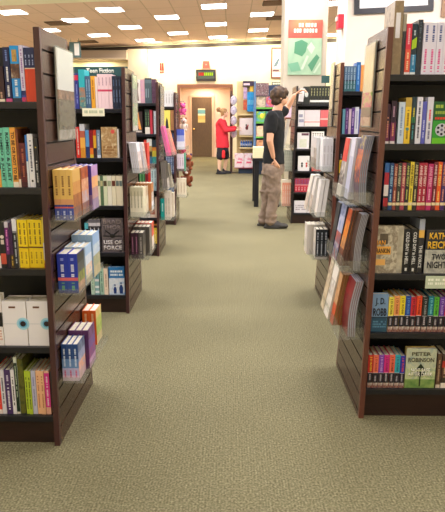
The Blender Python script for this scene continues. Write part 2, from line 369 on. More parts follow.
row(4.19, LL[1], 157.6, PL('second', SL), [
 (76.8, 80.8, 127, 1, S(c='#d8342c', d=('#dccfc0', .1, .95)), 'red spine with pale strip'),
 (81, 86, 124, 1, S(c=[(.3, '#d89030'), (.6, '#f0b050'), (.8, '#b8604c'), (1, '#cfd0d8')]), 'tall spine with orange flame'),
 (86.4, 90, 130, 1, S(c=[(.4, '#2c3c70'), (1, '#5a96cc')]), 'blue spine with navy foot'),
 (90.2, 93.8, 130, 1, S(c=[(.12, '#e0c040'), (.35, '#e8782c'), (1, '#8c1c28')]), 'dark red spine with orange foot'),
 (94, 97, 130, 1, S(c=[(.35, '#38282c'), (.8, '#e0a830'), (1, '#c84028')]), 'red and yellow spine'.replace('red and yellow', 'red-yellow-black')),
 (97.4, 101, 130, 1, S(c=[(.1, '#d8dce8'), (1, '#7488a0')], d=('#cfd8e0', .3, .9)), 'blue grey spine with pale print'),
 (102, 117.6, 127, 1, S(c=['#d8b888', '#b08858', '#ecd8ac'], art=lambda a, w, h: a.disc((w*.25, -.0008, .85*h), w*.13, mat('#e45c50')), d=('#9a6c3c', .1, .4, 3)), 'tan book facing out with red seal', 'cover'),
 (117.8, 119.6, 129, 1, S(c='#e8e4dc'), 'thin white spine beside tan cover')])
def pic(c): return lambda a, w, h: a.box((-w*.42, -.0008, .66*h), (w*.42, .0002, .84*h), M(c))
row(4.19, LL[2], 206, PL('third', SL), [
 (89, 93.6, 176.5, 1, S(c='#d89c78', art=pic('#c8b890')), 'salmon spine leftmost'),
 (93.8, 97.8, 176.5, 1, S(c='#d88868', art=pic('#9c6448')), 'darker salmon spine with picture'),
 (98, 101, 176, 1, S(c='#efe8c8', art=pic('#7c8c6c')), 'cream spine with green picture'),
 (101.2, 104, 176, 1, S(c='#5c7858', art=pic('#c8c090')), 'dark green spine with picture'),
 (104.2, 108, 176, 1, S(c='#dfe4c0', art=pic('#5a4c38')), 'pale green spine with brown picture'),
 (108.2, 112.4, 176, 1, S(c='#f2ecd8', art=pic('#a8b090')), 'ivory spine with pale picture'),
 (112.6, 116.4, 176, 1, S(c='#f0e6c8', art=pic('#6c3828')), 'cream spine with dark red picture'),
 (116.6, 123.4, 176, 2, S(c='#f0e4c8', art=pic('#707c78')), 'one of two cream spines beside end panel')])
def agent(a, w, h):
    m = mat('#141214'); g = mat('#b8a8a4')
    a.ball((0, -.001, .49*h), (w*.12, .003, h*.06), m); 
    for s in (-1, 1):
        a.prism([(0, -.001, .52*h), (s*w*.3, -.001, .66*h), (s*w*.34, -.001, .64*h), (s*w*.05, -.001, .48*h)], (0, .0006, 0), m)
        a.prism([(0, -.001, .5*h), (s*w*.45, -.001, .5*h), (s*w*.45, -.001, .47*h), (0, -.001, .46*h)], (0, .0006, 0), m)
row(4.19, LL[3], 254.5, PL('fourth', SL), [
 (86, 89.6, 223, 1, S(c=[(.8, '#20242c'), (1, '#5ab4c4')], depth=.11), 'dark spine with teal cap leftmost'),
 (90, 101.6, 219.5, 3, S(c=[(.8, '#2c2830'), (.9, '#d0ccd4'), (1, '#6c6870')], d=('#d8d4d8', .1, .76)), 'one of three black spines with white print'),
 (102.6, 124, 218.5, 1, S(c=['#4c4448', '#6e6466', '#3c3438'], t=[('BRAD', '#8a7c7c', .84, .97), ('THOR', '#8a7c7c', .68, .8), ('USE OF', '#e8e0e0', .24, .36), ('FORCE', '#ece4e4', .08, .2)], art=agent, rough=.3), 'dark book facing out with falling figure', 'cover')])
def sil(a, w, h):
    m = mat('#123a80')
    a.box((-w*.5, -.0006, 0), (w*.5, .0002, .08*h), M(['#e8f0f8', '#9cc0e8'])); a.box((-w*.5, -.0006, .08*h), (w*.5, .0002, .6*h), M(['#cfe0f0', '#e8ecf4', '#a8c8e8']))
    for cx, s in ((-.12, .8), (.28, 1)):
        a.disc((cx*w, -.0012, .36*h*s+.06*h), w*.055, m); a.prism([((cx-.1*s)*w, -.0012, .04*h), ((cx+.1*s)*w, -.0012, .04*h), ((cx+.13*s)*w, -.0012, .25*h*s), ((cx+.05*s)*w, -.0012, .36*h*s), ((cx-.05*s)*w, -.0012, .36*h*s), ((cx-.13*s)*w, -.0012, .25*h*s)], (0, .0006, 0), m)
row(4.19, LL[4], 297, PL('lowest', SL), [
 (91.6, 95.2, 271, 1, S(c='#c2dcc8', d=('#7c9c8c', .2, .8)), 'pale green spine leftmost'),
 (95.6, 99.8, 267, 1, S(c=[(.06, '#8cb8b8'), (.14, '#eef4f4'), (.24, '#8cb8b8'), (.32, '#eef4f4'), (.48, '#8cb8b8'), (.56, '#f0e8e8'), (1, '#86b4b8')], d=('#3c6c78', .6, .95)), 'blue green spine with white boxes'),
 (100.6, 104.4, 268, 1, S(c='#a8ccb8', d=('#4c7468', .1, .9)), 'mint green spine'.replace('mint green', 'muted mint-green')),
 (104.6, 108.8, 268.5, 1, S(c='#f0dcc8', d=('#c09c84', .2, .85)), 'cream spine beside blue cover'),
 (109.6, 125, 267, 1, S(c=[(.6, '#a8c8e8'), (1, '#2c78b8')], d=('#eaf4fc', .66, .9, 2), art=sil), 'blue book facing out with two silhouettes', 'cover')])
# ---- third left bookcase
row(6.06, L3L[0], 103, PL('top', TL), [
 (133, 140.6, 79.5, 1, S(c='#efe2dc', art=lambda a, w, h: a.prism([(-w*.1, -.001, .1*h), (w*.3, -.001, .1*h), (w*.2, -.001, .55*h), (w*.3, -.001, .85*h), (-w*.05, -.001, .9*h), (-w*.2, -.001, .6*h)], (0, .0008, 0), mat('#6c4a40'))), 'white book facing out with brown figure', 'cover'),
 (140.8, 145, 79.5, 1, S(c=['#d8a8a8', '#c898b8']), 'dusty pink spine beside white cover'),
 (145.2, 152, 78, 1, S(c=[(.8, '#4c5c64'), (.93, '#64747c'), (1, '#3c4850')], d=('#8c9ca4', .1, .7), depth=.05), 'wide slate grey book', 'cover'),
 (152.2, 157, 79, 1, S(c=['#4c2c44', '#6c4c64']), 'plum spine beside end panel')])
row(6.06, L3L[1], 133, PL('second', TL), [
 (134, 142.6, 111.5, 1, S(c=[(.2, '#2c2428'), (1, '#3c2c2c')], art=lambda a, w, h: (a.prism([(-w*.4, -.001, .2*h), (-w*.2, -.001, .2*h), (-w*.05, -.001, .5*h), (w*.1, -.001, .2*h), (w*.4, -.001, .2*h), (w*.15, -.001, .7*h), (w*.1, -.001, .95*h), (-w*.15, -.001, .95*h), (-w*.2, -.001, .6*h)], (0, .0008, 0), M(['#e86c3c', '#f0b858']))), d=('#dcd0c8', .05, .17, 1)), 'dark book facing out with orange figure', 'cover'),
 (145.2, 150, 109.5, 2, S(c=[(.28, '#e8e0d4'), (1, '#2c3830')], d=('#7ca070', .35, .9)), 'one of two dark green spines with white foot'),
 (150.2, 152.8, 110, 1, S(c='#c43c4c'), 'crimson red spine between dark and pale'),
 (154, 157, 111, 1, S(c='#d8dce4', d=('#8898a8', .2, .8)), 'white spine beside end panel')])
row(6.06, L3L[2], 162, PL('third', TL), [
 (144.4, 147, 140, 1, S(c='#d84030'), 'bright red spine leftmost'),
 (147.4, 152.2, 139, 2, S(c=[(.3, '#3c6c8c'), (.5, '#3c3420'), (.72, '#b89858'), (1, '#dfe0dc')]), 'one of two white, gold and blue spines'),
 (152.4, 156.8, 140, 2, S(c=[(.3, '#3c9c98'), (.55, '#c8b840'), (.7, '#d08030'), (1, '#2c3c48')]), 'one of two teal, yellow and navy spines')])
row(6.06, L3L[3], 190, PL('fourth', TL), [
 (139.6, 145.4, 171, 2, S(c='#2f6c3c', d=('#7cb078', .2, .9)), 'one of two leaf green spines'),
 (145.6, 148.4, 170, 1, S(c='#7c2430'), 'dark red spine beside green ones'),
 (148.6, 151, 169, 1, S(c='#d03c30'), 'bright red spine beside pale ones'),
 (151.2, 157, 168.5, 2, S(c=[(.4, '#a8c4cc'), (1, '#c8dce0')], d=('#4c6470', .2, .9)), 'one of two ice blue spines')])
row(6.06, L3L[4], 218.5, PL('fifth', TL), [
 (141, 147, 198, 1, S(c=['#f0ece4', '#d8c8b8'], depth=.04), 'white cover leftmost, behind the cream pocket books', 'cover'),
 (147.4, 150, 197, 1, S(c=[(.2, '#e0d8d0'), (1, '#30343c')]), 'charcoal spine with pale foot'),
 (150.2, 155, 197, 2, S(c=[(.15, '#d8c4b4'), (.5, '#a4604c'), (1, '#3c2c30')]), 'one of two black and brick spines'),
 (155.2, 157.8, 197, 1, S(c='#d8bca8'), 'beige pink spine beside end panel')])
row(6.06, L3L[5], 245, PL('lowest', TL), [
 (141, 147.6, 224.5, 2, S(c='#e45438', d=('#f4a888', .2, .9)), 'one of two orange red spines'),
 (148, 158, 224, 3, S(c=[(.08, '#403418'), (.82, '#f0d040'), (.93, '#402818'), (1, '#d08c40')], d=('#fff0a0', .2, .7)), 'one of three yellow spines with dark ends')])
# ---- fourth left bookcase
row(7.94, L3L[0], 105.8, PL('top', QL), [
 (162.5, 173.4, 90, 4, S(c='#dfdcdc', d=('#a8a0a0', .2, .8)), 'one of four whitish spines')])
row(7.94, L3L[1], 128.5, PL('second', QL), [
 (163.4, 170.4, 110, 1, S(c='#f0dc68', art=lambda a, w, h: a.prism([(-w*.2, -.001, 0), (w*.3, -.001, 0), (w*.15, -.001, .5*h), (0, -.001, .65*h), (-w*.15, -.001, .4*h)], (0, .0008, 0), mat('#28282c'))), 'yellow book facing out with black figure', 'cover'),
 (170.8, 174, 110, 1, S(c='#b07c50'), 'tan brown spine beside yellow cover')])
row(7.94, L3L[2], 150.5, PL('third', QL), [(166, 174.4, 133, 4, S(c='#2c4070', d=('#5c78b0', .2, .9)), 'one of four navy spines')])
row(7.94, L3L[3], 172.6, PL('fourth', QL), [(166, 174.8, 156, 5, S(c='#3c4c70', d=('#c8d4e8', .1, .95)), 'one of five blue striped spines')])
row(7.94, L3L[4], 196, PL('fifth', QL), [(167, 175.2, 180, 3, S(c=[(.5, '#3c6090'), (1, '#283858')]), 'one of three dark blue spines')])
row(7.94, L3L[5], 217, PL('lowest', QL), [(167, 175.6, 200, 3, S(c=['#e8c060', '#f0d890']), 'one of three golden spines')])
# ---- front right bookcase
row(2.63, RL[0], 72, PL('top', FR), [
 (391, 400, 0.5, 1, S(c=['#9c886c', '#8e7a60', '#a89478'], side=['#8c7456', '#a89070', '#6c5844'], depth=.17, art=lambda a, w, h: a.box((-w*.3, -.0008, .5*h), (w*.2, .0002, .84*h), mat('#eeecf2')), d=('#9aa4b8', .54, .8)), 'very tall tan book with white spine label', 'spine', 'hardcover_book'),
 (400.2, 403.6, 14, 1, S(c=[(.72, '#34343c'), (1, '#a09888')], depth=.17), 'tall thin dark grey and beige spine', 'spine', 'hardcover_book'),
 (404, 409.4, 23.5, 1, S(c=[(.05, '#f4e8e8'), (.5, '#e85c48'), (1, '#e03450')], d=[('#fbd8a8', .1, .46), ('#f8c0c8', .6, .92)]), 'bright red spine', 'spine'),
 (409.6, 415, 24, 1, S(c=[(.05, '#e8f0f4'), (.4, '#2c80b0'), (1, '#1e3444')], d=[('#a8d0e8', .1, .42), ('#c8d4dc', .78, .93)], art=lambda a, w, h: a.prism([(-w*.45, -.001, .5*h), (w*.45, -.001, .54*h), (w*.45, -.001, .75*h), (-w*.45, -.001, .68*h)], (0, .0006, 0), mat('#a8cc28'))), 'navy spine with lime green badge'),
 (415.4, 420, 19.5, 1, S(c='#2c3440', d=('#5c6c7c', .6, .95)), 'tall charcoal spine'),
 (420.6, 448, 22.5, 4, S(c='#e6e2f4', d=[('#4c5c9c', .58, .95), ('#e0509c', .06, .52)]), 'one of four lavender white spines with pink title')])
def reel(a, w, h):
    m = mat('#c8c8d8'); k = mat('#1c1830'); cx, cz, r = w*.02, h*.33, w*.36
    a.box((-w*.5, -.0006, 0), (w*.5, .0002, .14*h), mat('#6cc828'))
    a.disc((cx, -.001, cz), r, m, n=28); a.disc((cx, -.0016, cz), r*.2, mat('#6c6c88'))
    for q in range(6):
        t = math.radians(60*q + 30); a.disc((cx + r*.65*math.cos(t), -.0016, cz + r*.65*math.sin(t)), r*.2, mat('#b08858') if q == 0 else k)
row(2.63, RL[1], 143.5, PL('second', FR), [
 (384.6, 388.6, 104, 1, S(c=[(.06, '#e8e0e4'), (.5, '#6c1c50'), (1, '#3c1838')], d=('#e8a080', .15, .7)), 'plum spine nearest end panel'),
 (389.4, 394.6, 101, 1, S(c=[(.06, '#e8e0e4'), (.5, '#74205a'), (1, '#321634')], d=[('#f0a880', .15, .5), ('#c8a0c0', .6, .95)]), 'wider plum spine with orange lettering'),
 (396.8, 403, 102, 1, S(c='#ccdcf0', d=('#7c98c8', .15, .9)), 'pale blue spine'.replace('pale blue', 'plain pale-blue')),
 (403.2, 409.2, 97.5, 1, S(c=[(.8, '#f2cc38'), (1, '#c8a850')], d=('#8c6c20', .1, .75), art=lambda a, w, h: a.disc((0, -.001, .32*h), w*.28, mat('#4c8c90'))), 'golden yellow spine with teal dot'),
 (409.6, 413.8, 97, 1, S(c=[(.45, '#1c2c34'), (.58, '#2c6c48'), (1, '#24404c')], d=[('#e8d848', .58, .8), ('#4ca0a8', .1, .4)]), 'dark green spine with yellow print'),
 (414.4, 420, 97, 1, S(c='#e4e4f4', d=[('#30304c', .12, .78), ('#7080b0', .82, .95)]), 'white spine with dark print'),
 (420.2, 424.4, 101.5, 1, S(c='#5c60c0', d=('#c4c8f4', .1, .6)), 'periwinkle blue spine'),
 (424.8, 430.8, 97, 1, S(c='#dcdcec', d=[('#e85060', .5, .75), ('#6c6c94', .1, .48)]), 'pale grey spine with red lettering'),
 (431.2, 449, 101.5, 1, S(c=[(.55, '#2f9c34'), (1, '#1c5c30')], art=reel, d=[('#a8c048', .82, .95, 1), ('#98b040', .68, .8, 1), ('#e03c28', .56, .65, 1)]), 'green book facing out with film reel', 'cover')])
AP = lambda c, t: S(c=[(.1, c), (.16, '#e8d8b0'), (.19, c), (1, c)], t=('ANNE PERRY', t, .5, .95, .62), d=(t, .2, .46))
row(2.63, RL[2], 211, PL('third', FR), [
 (382.4, 387, 163, 1, S(c=[(.08, '#202028'), (.26, '#b02434'), (.3, '#202028'), (.54, '#f0e8ec'), (.8, '#b8243c'), (1, '#2c68b0')]), 'spine in blue, red and white blocks'),
 (387.4, 391.4, 163, 1, AP('#20487c', '#a8d0f0'), 'royal blue spine with pale lettering'),
 (391.6, 395.2, 164, 1, AP('#884038', '#e8b8a0'), 'brick brown spine'.replace('brick brown', 'single brick-brown')),
 (395.4, 399.2, 163, 1, AP('#3c3c34', '#d8d8b8'), 'grey black spine with yellow print'.replace('grey black', 'grey-black')),
 (399.4, 403.4, 163, 1, AP('#a84458', '#f0c8a8'), 'dusty rose spine'.replace('dusty rose', 'single dusty-rose')),
 (403.6, 407.4, 163, 1, AP('#2c2c30', '#c8d070'), 'black spine with lime lettering left of yellow'),
 (407.6, 411.4, 162, 1, AP('#ecd448', '#6c5c20'), 'yellow spine'.replace('yellow', 'single pale-yellow')),
 (411.6, 415.8, 162, 1, AP('#302c28', '#d8c890'), 'black spine right of the yellow one'),
 (416, 424.8, 163, 2, AP('#b02440', '#f4d8d8'), 'one of two crimson spines'),
 (425.2, 430.4, 164, 1, AP('#c02c6c', '#f0a8c8'), 'wide magenta spine'),
 (430.8, 434.6, 162, 1, AP('#74182c', '#e8c8c8'), 'dark wine-red spine'),
 (434.8, 439, 162, 1, AP('#e85c28', '#f8dc70'), 'orange spine with yellow lettering'),
 (439.4, 443.4, 162, 1, AP('#4c2c6c', '#e8a080'), 'violet purple spine'.replace('violet purple', 'violet-purple')),
 (443.6, 448, 162, 1, AP('#28242c', '#b8b8c0'), 'black spine at the picture edge')])
row(2.63, RL[3], 274, PL('fourth', FR), [
 (373.6, 401.2, 226, 1, S(c=['#b8ac98', '#8c8070', '#d0c8b4', '#6c6054'], t=[('RANKIN', '#3c2c1c', .43, .53, .5, -.22), ('IAN', '#f0a838', .6, .7, .3, -.3)], art=lambda a, w, h: (a.box((-w*.48, -.0004, .4*h), (w*.06, .0002, .57*h), mat('#f0b04c')), a.box((-w*.48, -.0004, .17*h), (-w*.12, .0002, .3*h), mat('#f0b868')), a.box((-w*.36, -.0004, .62*h), (-w*.06, .0002, .84*h), M(['#4c4038', '#6c6050'])), a.box((w*.3, -.0004, .0), (w*.5, .0002, h), M(['#c8c0ac', '#9c9484'])))), 'grey book facing out with orange title bars', 'cover'),
 (402, 415.6, 229, 2, S(c='#1c1c20', t=('COLD DAY in HELL', '#e4e4e4', .2, .93, .5), art=lambda a, w, h: a.box((-w*.15, -.0008, .05*h), (w*.15, .0002, .12*h), mat('#dcdcdc'))), 'one of two black spines with white lettering'),
 (416, 421.4, 219, 1, S(c=[(.42, '#28262a'), (.66, '#303036'), (.8, '#e8b858'), (1, '#a8b0c8')], t=('THE FORCE', '#dcdcdc', .1, .52, .6)), 'taller black spine with orange and grey top'),
 (423.4, 451, 230.5, 1, S(c=[(.55, ['#8c8c88', '#c0c0b8', '#5c5c5c']), (1, '#34343a')], t=[('KATHY', '#f4c030', .8, .95, .78), ('REICHS', '#f4c030', .58, .75, .86), ('TWO', '#2a2a30', .32, .46, .5), ('NIGHTS', '#2a2a30', .12, .28, .8)]), 'black and grey book facing out, yellow lettering', 'cover')])
JR = lambda c, t: S(c=[(.15, ['#c8b8b0', '#7c3c30', '#d8d0c8', '#342c34']), (.45, '#24202a'), (.46, '#e8e0e8'), (1, c)], t=[('J D ROBB', t, .5, .95, .5)], d=('#b0a8b4', .2, .43))
row(2.63, RL[4], 332, PL('fifth', FR), [
 (370.6, 386.6, 294, 1, S(c=[(.36, '#28506c'), (.4, '#1c3850'), (1, '#7c9cc4')], t=[('J. D.', '#1c2c3c', .68, .9, .62), ('ROBB', '#141c2c', .42, .63, .84)], d=('#5c8cac', .1, .3, 3)), 'blue book facing out with bold dark lettering', 'cover'),
 (387, 392.2, 297, 1, JR('#f0e058', '#807020'), 'lemon yellow and black spine'.replace('lemon yellow', 'lemon-yellow')),
 (392.4, 397.8, 296, 1, JR('#f0a060', '#a05020'), 'apricot and black spine'),
 (398, 403.4, 296, 1, JR('#f0d830', '#907818'), 'bright yellow and black spine'),
 (403.6, 408.8, 296, 1, JR('#2450a8', '#6c98e0'), 'cobalt blue and black spine'),
 (409, 414.2, 297, 1, JR('#c82838', '#7c1824'), 'scarlet red and black spine'),
 (414.6, 419.8, 296, 1, JR('#e84c28', '#a02c18'), 'orange-red and black spine'),
 (420.4, 425.8, 297, 1, JR('#2c2c2c', '#a0a0a0'), 'all black spine between red and teal ones'),
 (426.2, 431.6, 296, 1, JR('#1c7c90', '#7cd0dc'), 'teal and black spine'),
 (431.8, 436.8, 297, 1, JR('#5cb83c', '#2c6c20'), 'grass green and black spine'),
 (437.2, 442.4, 297, 1, JR('#6c3ca8', '#c4a0e8'), 'purple and black spine'),
 (442.8, 448, 297, 1, JR('#d83c6c', '#f0a0b8'), 'rose pink and black spine')])
def lantern(a, w, h):
    m = mat('#20301c'); x = w*.0
    a.box((x-.003, -.001, .04*h), (x+.003, .0, .3*h), m)
    a.prism([(x-w*.1, -.001, .3*h), (x+w*.1, -.001, .3*h), (x+w*.15, -.001, .42*h), (x-w*.15, -.001, .42*h)], (0, .0006, 0), m)
    a.prism([(x-w*.16, -.001, .47*h), (x+w*.16, -.001, .47*h), (x, -.001, .62*h)], (0, .0006, 0), m)
row(2.63, RL[5], 390, PL('lowest', FR), [
 (366.6, 371.6, 355, 1, JR('#c82c28', '#f0d030'), 'red and yellow spine nearest end panel'),
 (371.8, 377, 355, 1, JR('#f07860', '#b04030'), 'coral spine left of purple'),
 (377.2, 382.2, 355, 1, JR('#8444b8', '#d0a8e8'), 'violet and black spine'),
 (382.4, 387.6, 355, 1, JR('#d82c88', '#901c58'), 'magenta and black spine'),
 (387.8, 393, 355, 1, JR('#f07058', '#8c3024'), 'coral spine right of magenta'),
 (393.2, 398.2, 355, 1, JR('#38b0c8', '#186878'), 'light blue and black spine'),
 (398.4, 403.2, 356, 1, JR('#2c34a8', '#e04858'), 'deep blue and black spine'),
 (403.8, 433.8, 348.5, 1, S(c=[(.22, ['#4c7c3c', '#9cb468']), (.5, ['#8ca878', '#c8d0a0', '#7c9c98']), (1, ['#a8b8a8', '#c8ccb0', '#8ca8a8'])], side='#c8b060', t=[('PETER', '#5c5c48', .82, .91, .64), ('ROBINSON', '#5c5c48', .66, .77, .86), ('NOT SAFE\nAFTER DARK', '#f4f4ec', .3, .5, .82)], art=lantern, depth=.03), 'green book facing out with street lantern', 'cover'),
 (435, 439.4, 354, 1, S(c=[(.1, '#d8c8b8'), (1, '#5c4434')], d=('#b89878', .2, .9)), 'brown spine right of lantern cover'),
 (440, 446, 354, 1, S(c=[(.15, '#f0e8e0'), (.3, '#342c28'), (.6, '#54382c'), (.8, '#b8342c'), (1, '#4c3c34')], d=('#d8b898', .32, .6)), 'brown and red spine with white foot at picture edge')])
# ---- second right bookcase
row(4.26, RL[0], 90, PL('top', SR), [
 (343.6, 355.4, 66, 4, S(c=[(.4, '#3c7078'), (.45, '#28384c'), (1, '#5c7c9c')], d=('#b0c8dc', .1, .95)), 'one of four blue grey spines'),
 (355.6, 359.8, 62, 1, S(c='#2c6cb4', d=('#8cc0f0', .2, .9)), 'taller vivid blue spine'),
 (360, 364.6, 65, 1, S(c='#f0a058'), 'plain orange spine beside vivid blue')])
row(4.26, RL[1], 132, PL('second', SR), [
 (341.8, 344.6, 109, 1, S(c='#6ca4b8'), 'pale teal spine nearest end panel'),
 (344.8, 348, 108, 1, S(c='#5c3478', d=('#c8a8d8', .2, .9)), 'purple spine second from end panel'),
 (348.2, 350.6, 109, 1, S(c='#d8c0d0'), 'pale mauve spine'.replace('pale mauve', 'single pale-mauve')),
 (350.8, 354, 108, 1, S(c=['#3c2c78', '#7c50a0'], d=('#d8c0e8', .2, .9)), 'indigo spine with pale print'),
 (354.2, 358, 107, 1, S(c='#e4e4f0', d=('#9c98c0', .2, .9)), 'whitish lilac spine'),
 (358.2, 362, 109, 1, S(c='#4c5cb8'), 'mid blue spine behind the poster')])
row(4.26, RL[2], 176, PL('third', SR), [
 (338.6, 348.6, 135, 3, S(c=[(.07, '#1c1c1c'), (.42, '#ecc83c'), (.45, '#1c1a1e'), (1, '#1c1a20')], d=[('#8c6c18', .1, .38), ('#a8b0b8', .46, .58)]), 'one of three tall black spines with yellow lower part')])
row(4.26, RL[3], 216, PL('fourth', SR), [
 (337, 344.6, 186, 2, S(c='#24242c', d=('#9c98a0', .2, .9)), 'one of two black spines with grey print')])
row(4.26, RL[4], 257, PL('fifth', SR), [
 (333.6, 337.4, 232, 1, S(c=['#d89ca0', '#e8c8c0', '#a898c0']), 'pink mottled spine nearest end panel')])
row(4.26, RL[5], 303, PL('lowest', SR), [
 (331.2, 335.2, 270, 1, S(c='#8ca0b8', d=('#3c4c60', .2, .9)), 'grey-blue spine nearest end panel'),
 (335.8, 340, 270, 1, S(c='#b02c44', d=('#f0b0b8', .2, .9)), 'crimson red spine nearest end panel')])
# ---- farthest right bookcase
row(8.08, RL[0], 105, PL('top', LR), [
 (303, 309.4, 86.5, 1, S(c='#2c302e', art=lambda a, w, h: a.disc((0, -.001, .55*h), w*.28, mat('#d8dcd8'), rz=h*.16), depth=.05), 'black book facing out with white oval', 'cover'),
 (309.8, 329.6, 86, 7, S(c=[(.1, '#242624'), (.22, '#e4e4e0'), (1, '#262a26')], d=('#a8a878', .4, .9)), 'one of seven black spines with white foot band')])
row(8.08, RL[1], 127, PL('second', LR), [
 (298, 304, 110, 1, S(c='#ece8ec', d=('#8c90b0', .2, .8, 2), depth=.03), 'white cover leftmost', 'cover'),
 (304.2, 319.6, 110, 5, S(c=[(.25, '#f0e8e4'), (.3, '#d86060'), (.35, '#f0ece8'), (1, '#e8dce0')]), 'one of five white spines with red mark'),
 (320, 328.4, 110, 3, S(c=[(.4, '#d85c60'), (.5, '#f0c0b8'), (1, '#e07074')]), 'one of three coral pink spines')])
def pinkcorner(a, w, h): a.box((-w*.15, -.001, .82*h), (w*.45, 0, .96*h), mat('#6c4454')); a.box((-w*.3, -.001, .1*h), (w*.3, 0, .6*h), M(['#d8e0c8', '#e8e8d8']))
def dots(a, w, h):
    for i in range(5):
        for j in range(2): a.disc((-w*.36 + i*w*.18, -.001, h*(.75 + .12*j)), w*.05, mat('#2c2428'), n=8)
row(8.08, RL[2], 149.5, PL('third', LR), [
 (297, 308.8, 132.5, 1, S(c='#efecec', art=pinkcorner), 'white book facing out with dark corner', 'cover'),
 (311, 323.6, 131.5, 1, S(c='#f0ebe4', art=dots), 'white book facing out with black dots', 'cover')])
def twofig(a, w, h):
    for cx, c in ((-.15, '#303030'), (.25, '#c83c34')):
        a.disc((w*cx, -.001, h*.5), w*.09, mat(c), n=12); a.box((w*(cx-.07), -.001, h*.25), (w*(cx+.07), 0, h*.42), mat(c))
row(8.08, RL[3], 176, PL('fourth', LR), [
 (297.6, 309, 156, 1, S(c='#f2f0f0', art=twofig), 'white book facing out with two small figures', 'cover'),
 (311.4, 323, 157, 1, S(c=[(.3, '#e84844'), (.5, ['#f0e0e0', '#c83030']), (1, '#d8342c')]), 'red book facing out', 'cover')])
row(8.08, RL[4], 194.5, PL('fifth', LR), [
 (294.4, 318, 178.5, 8, S(c=[(.5, '#c83448'), (.55, '#e8b0b4'), (1, '#a83c54')], d=[('#f0c8cc', .1, .4), ('#7c5c9c', .6, .95)]), 'one of eight raspberry red spines')])
row(8.08, RL[5], 214, PL('lowest', LR), [
 (294, 306.4, 201, 1, S(c='#ece8ec', d=('#a89ca4', .2, .7, 3), depth=.05), 'wide whitish cover on the left', 'cover', 'magazine'),
 (306.8, 320, 201, 1, S(c='#eae4e4', art=lambda a, w, h: a.box((-w*.3, -.001, h*.2), (w*.3, 0, h*.45), M(['#6c4c48', '#c89c90'])), depth=.05), 'wide whitish cover with small brown picture', 'cover', 'magazine')])
# ------------------------------------------------------------------ room shell
NW = 21.4; CZ0 = PZ(200, 43.2, NW); SL = .035
def ceil_z(x): return CZ0 + SL * (x - PX(200, 43.2, NW))
def CP(u, v):
    d = ray(u, v); n = Vector((-SL, 0, 1)); c = Vector((PX(200, 43.2, NW), 0, CZ0)); t = n.dot(c - CAM) / n.dot(d); return CAM + d * t
XL, XR, YB = -8.6, 6.2, -2.5
def carpet():
    m = bpy.data.materials.new('carpet'); m.use_nodes = True; nt = m.node_tree; b = nt.nodes['Principled BSDF']
    tc = nt.nodes.new('ShaderNodeTexCoord')
    n1 = nt.nodes.new('ShaderNodeTexNoise'); n1.inputs['Scale'].default_value = 110; n1.inputs['Detail'].default_value = 2
    n2 = nt.nodes.new('ShaderNodeTexNoise'); n2.inputs['Scale'].default_value = 1.1; n2.inputs['Detail'].default_value = 3
    w = nt.nodes.new('ShaderNodeTexWave'); w.bands_direction = 'X'; w.inputs['Scale'].default_value = 26; w.inputs['Distortion'].default_value = 1.2; w.inputs['Detail'].default_value = 1; w.inputs['Detail Scale'].default_value = 6
    for n in (n1, n2, w): nt.links.new(tc.outputs['Object'], n.inputs['Vector'])
    c1 = ramp(nt, n1.outputs[0], ['#2c2818', '#767054', '#b4ae8a'])
    mp = nt.nodes.new('ShaderNodeMapRange'); mp.inputs[1].default_value = .3; mp.inputs[2].default_value = .7; mp.inputs[3].default_value = .9; mp.inputs[4].default_value = 1.08
    nt.links.new(n2.outputs[0], mp.inputs[0])
    mw = nt.nodes.new('ShaderNodeMapRange'); mw.inputs[3].default_value = .9; mw.inputs[4].default_value = 1.06; nt.links.new(w.outputs[0], mw.inputs[0])
    mu = nt.nodes.new('ShaderNodeMath'); mu.operation = 'MULTIPLY'; nt.links.new(mp.outputs[0], mu.inputs[0]); nt.links.new(mw.outputs[0], mu.inputs[1])
    mx = nt.nodes.new('ShaderNodeVectorMath'); mx.operation = 'SCALE'; nt.links.new(c1, mx.inputs[0]); nt.links.new(mu.outputs[0], mx.inputs['Scale'])
    nt.links.new(mx.outputs[0], b.inputs['Base Color']); b.inputs['Roughness'].default_value = .95; b.inputs['Specular IOR Level'].default_value = .15
    bp = nt.nodes.new('ShaderNodeBump'); bp.inputs['Strength'].default_value = .5; bp.inputs['Distance'].default_value = .004
    nt.links.new(n1.outputs[0], bp.inputs['Height']); nt.links.new(bp.outputs[0], b.inputs['Normal']); return m
struct(MB().box((XL, YB, -.06), (XR, 24, 0), carpet()).build('floor'))
def tiles():
    m = bpy.data.materials.new('ceiling_tiles'); m.use_nodes = True; nt = m.node_tree; b = nt.nodes['Principled BSDF']
    tc = nt.nodes.new('ShaderNodeTexCoord'); mp = nt.nodes.new('ShaderNodeMapping'); mp.inputs['Location'].default_value = (.47 - .305, .02, 0)
    br = nt.nodes.new('ShaderNodeTexBrick'); br.offset = 0; br.inputs['Scale'].default_value = 1; br.inputs['Brick Width'].default_value = .61; br.inputs['Row Height'].default_value = 1.22
    br.inputs['Mortar Size'].default_value = .014; br.inputs['Color1'].default_value = lin('#fadcd4'); br.inputs['Color2'].default_value = lin('#f6d8d0'); br.inputs['Mortar'].default_value = lin('#dcc0b4')
    nt.links.new(tc.outputs['Object'], mp.inputs[0]); nt.links.new(mp.outputs[0], br.inputs['Vector']); nt.links.new(br.outputs[0], b.inputs['Base Color']); b.inputs['Roughness'].default_value = .9
    return m
YC = CP(0, 5.5).y
b = MB(); b.prism([(XL, YC, ceil_z(XL)), (XR, YC, ceil_z(XR)), (XR, 24, ceil_z(XR)), (XL, 24, ceil_z(XL))], (0, 0, .1), tiles()); struct(b.build('ceiling'))
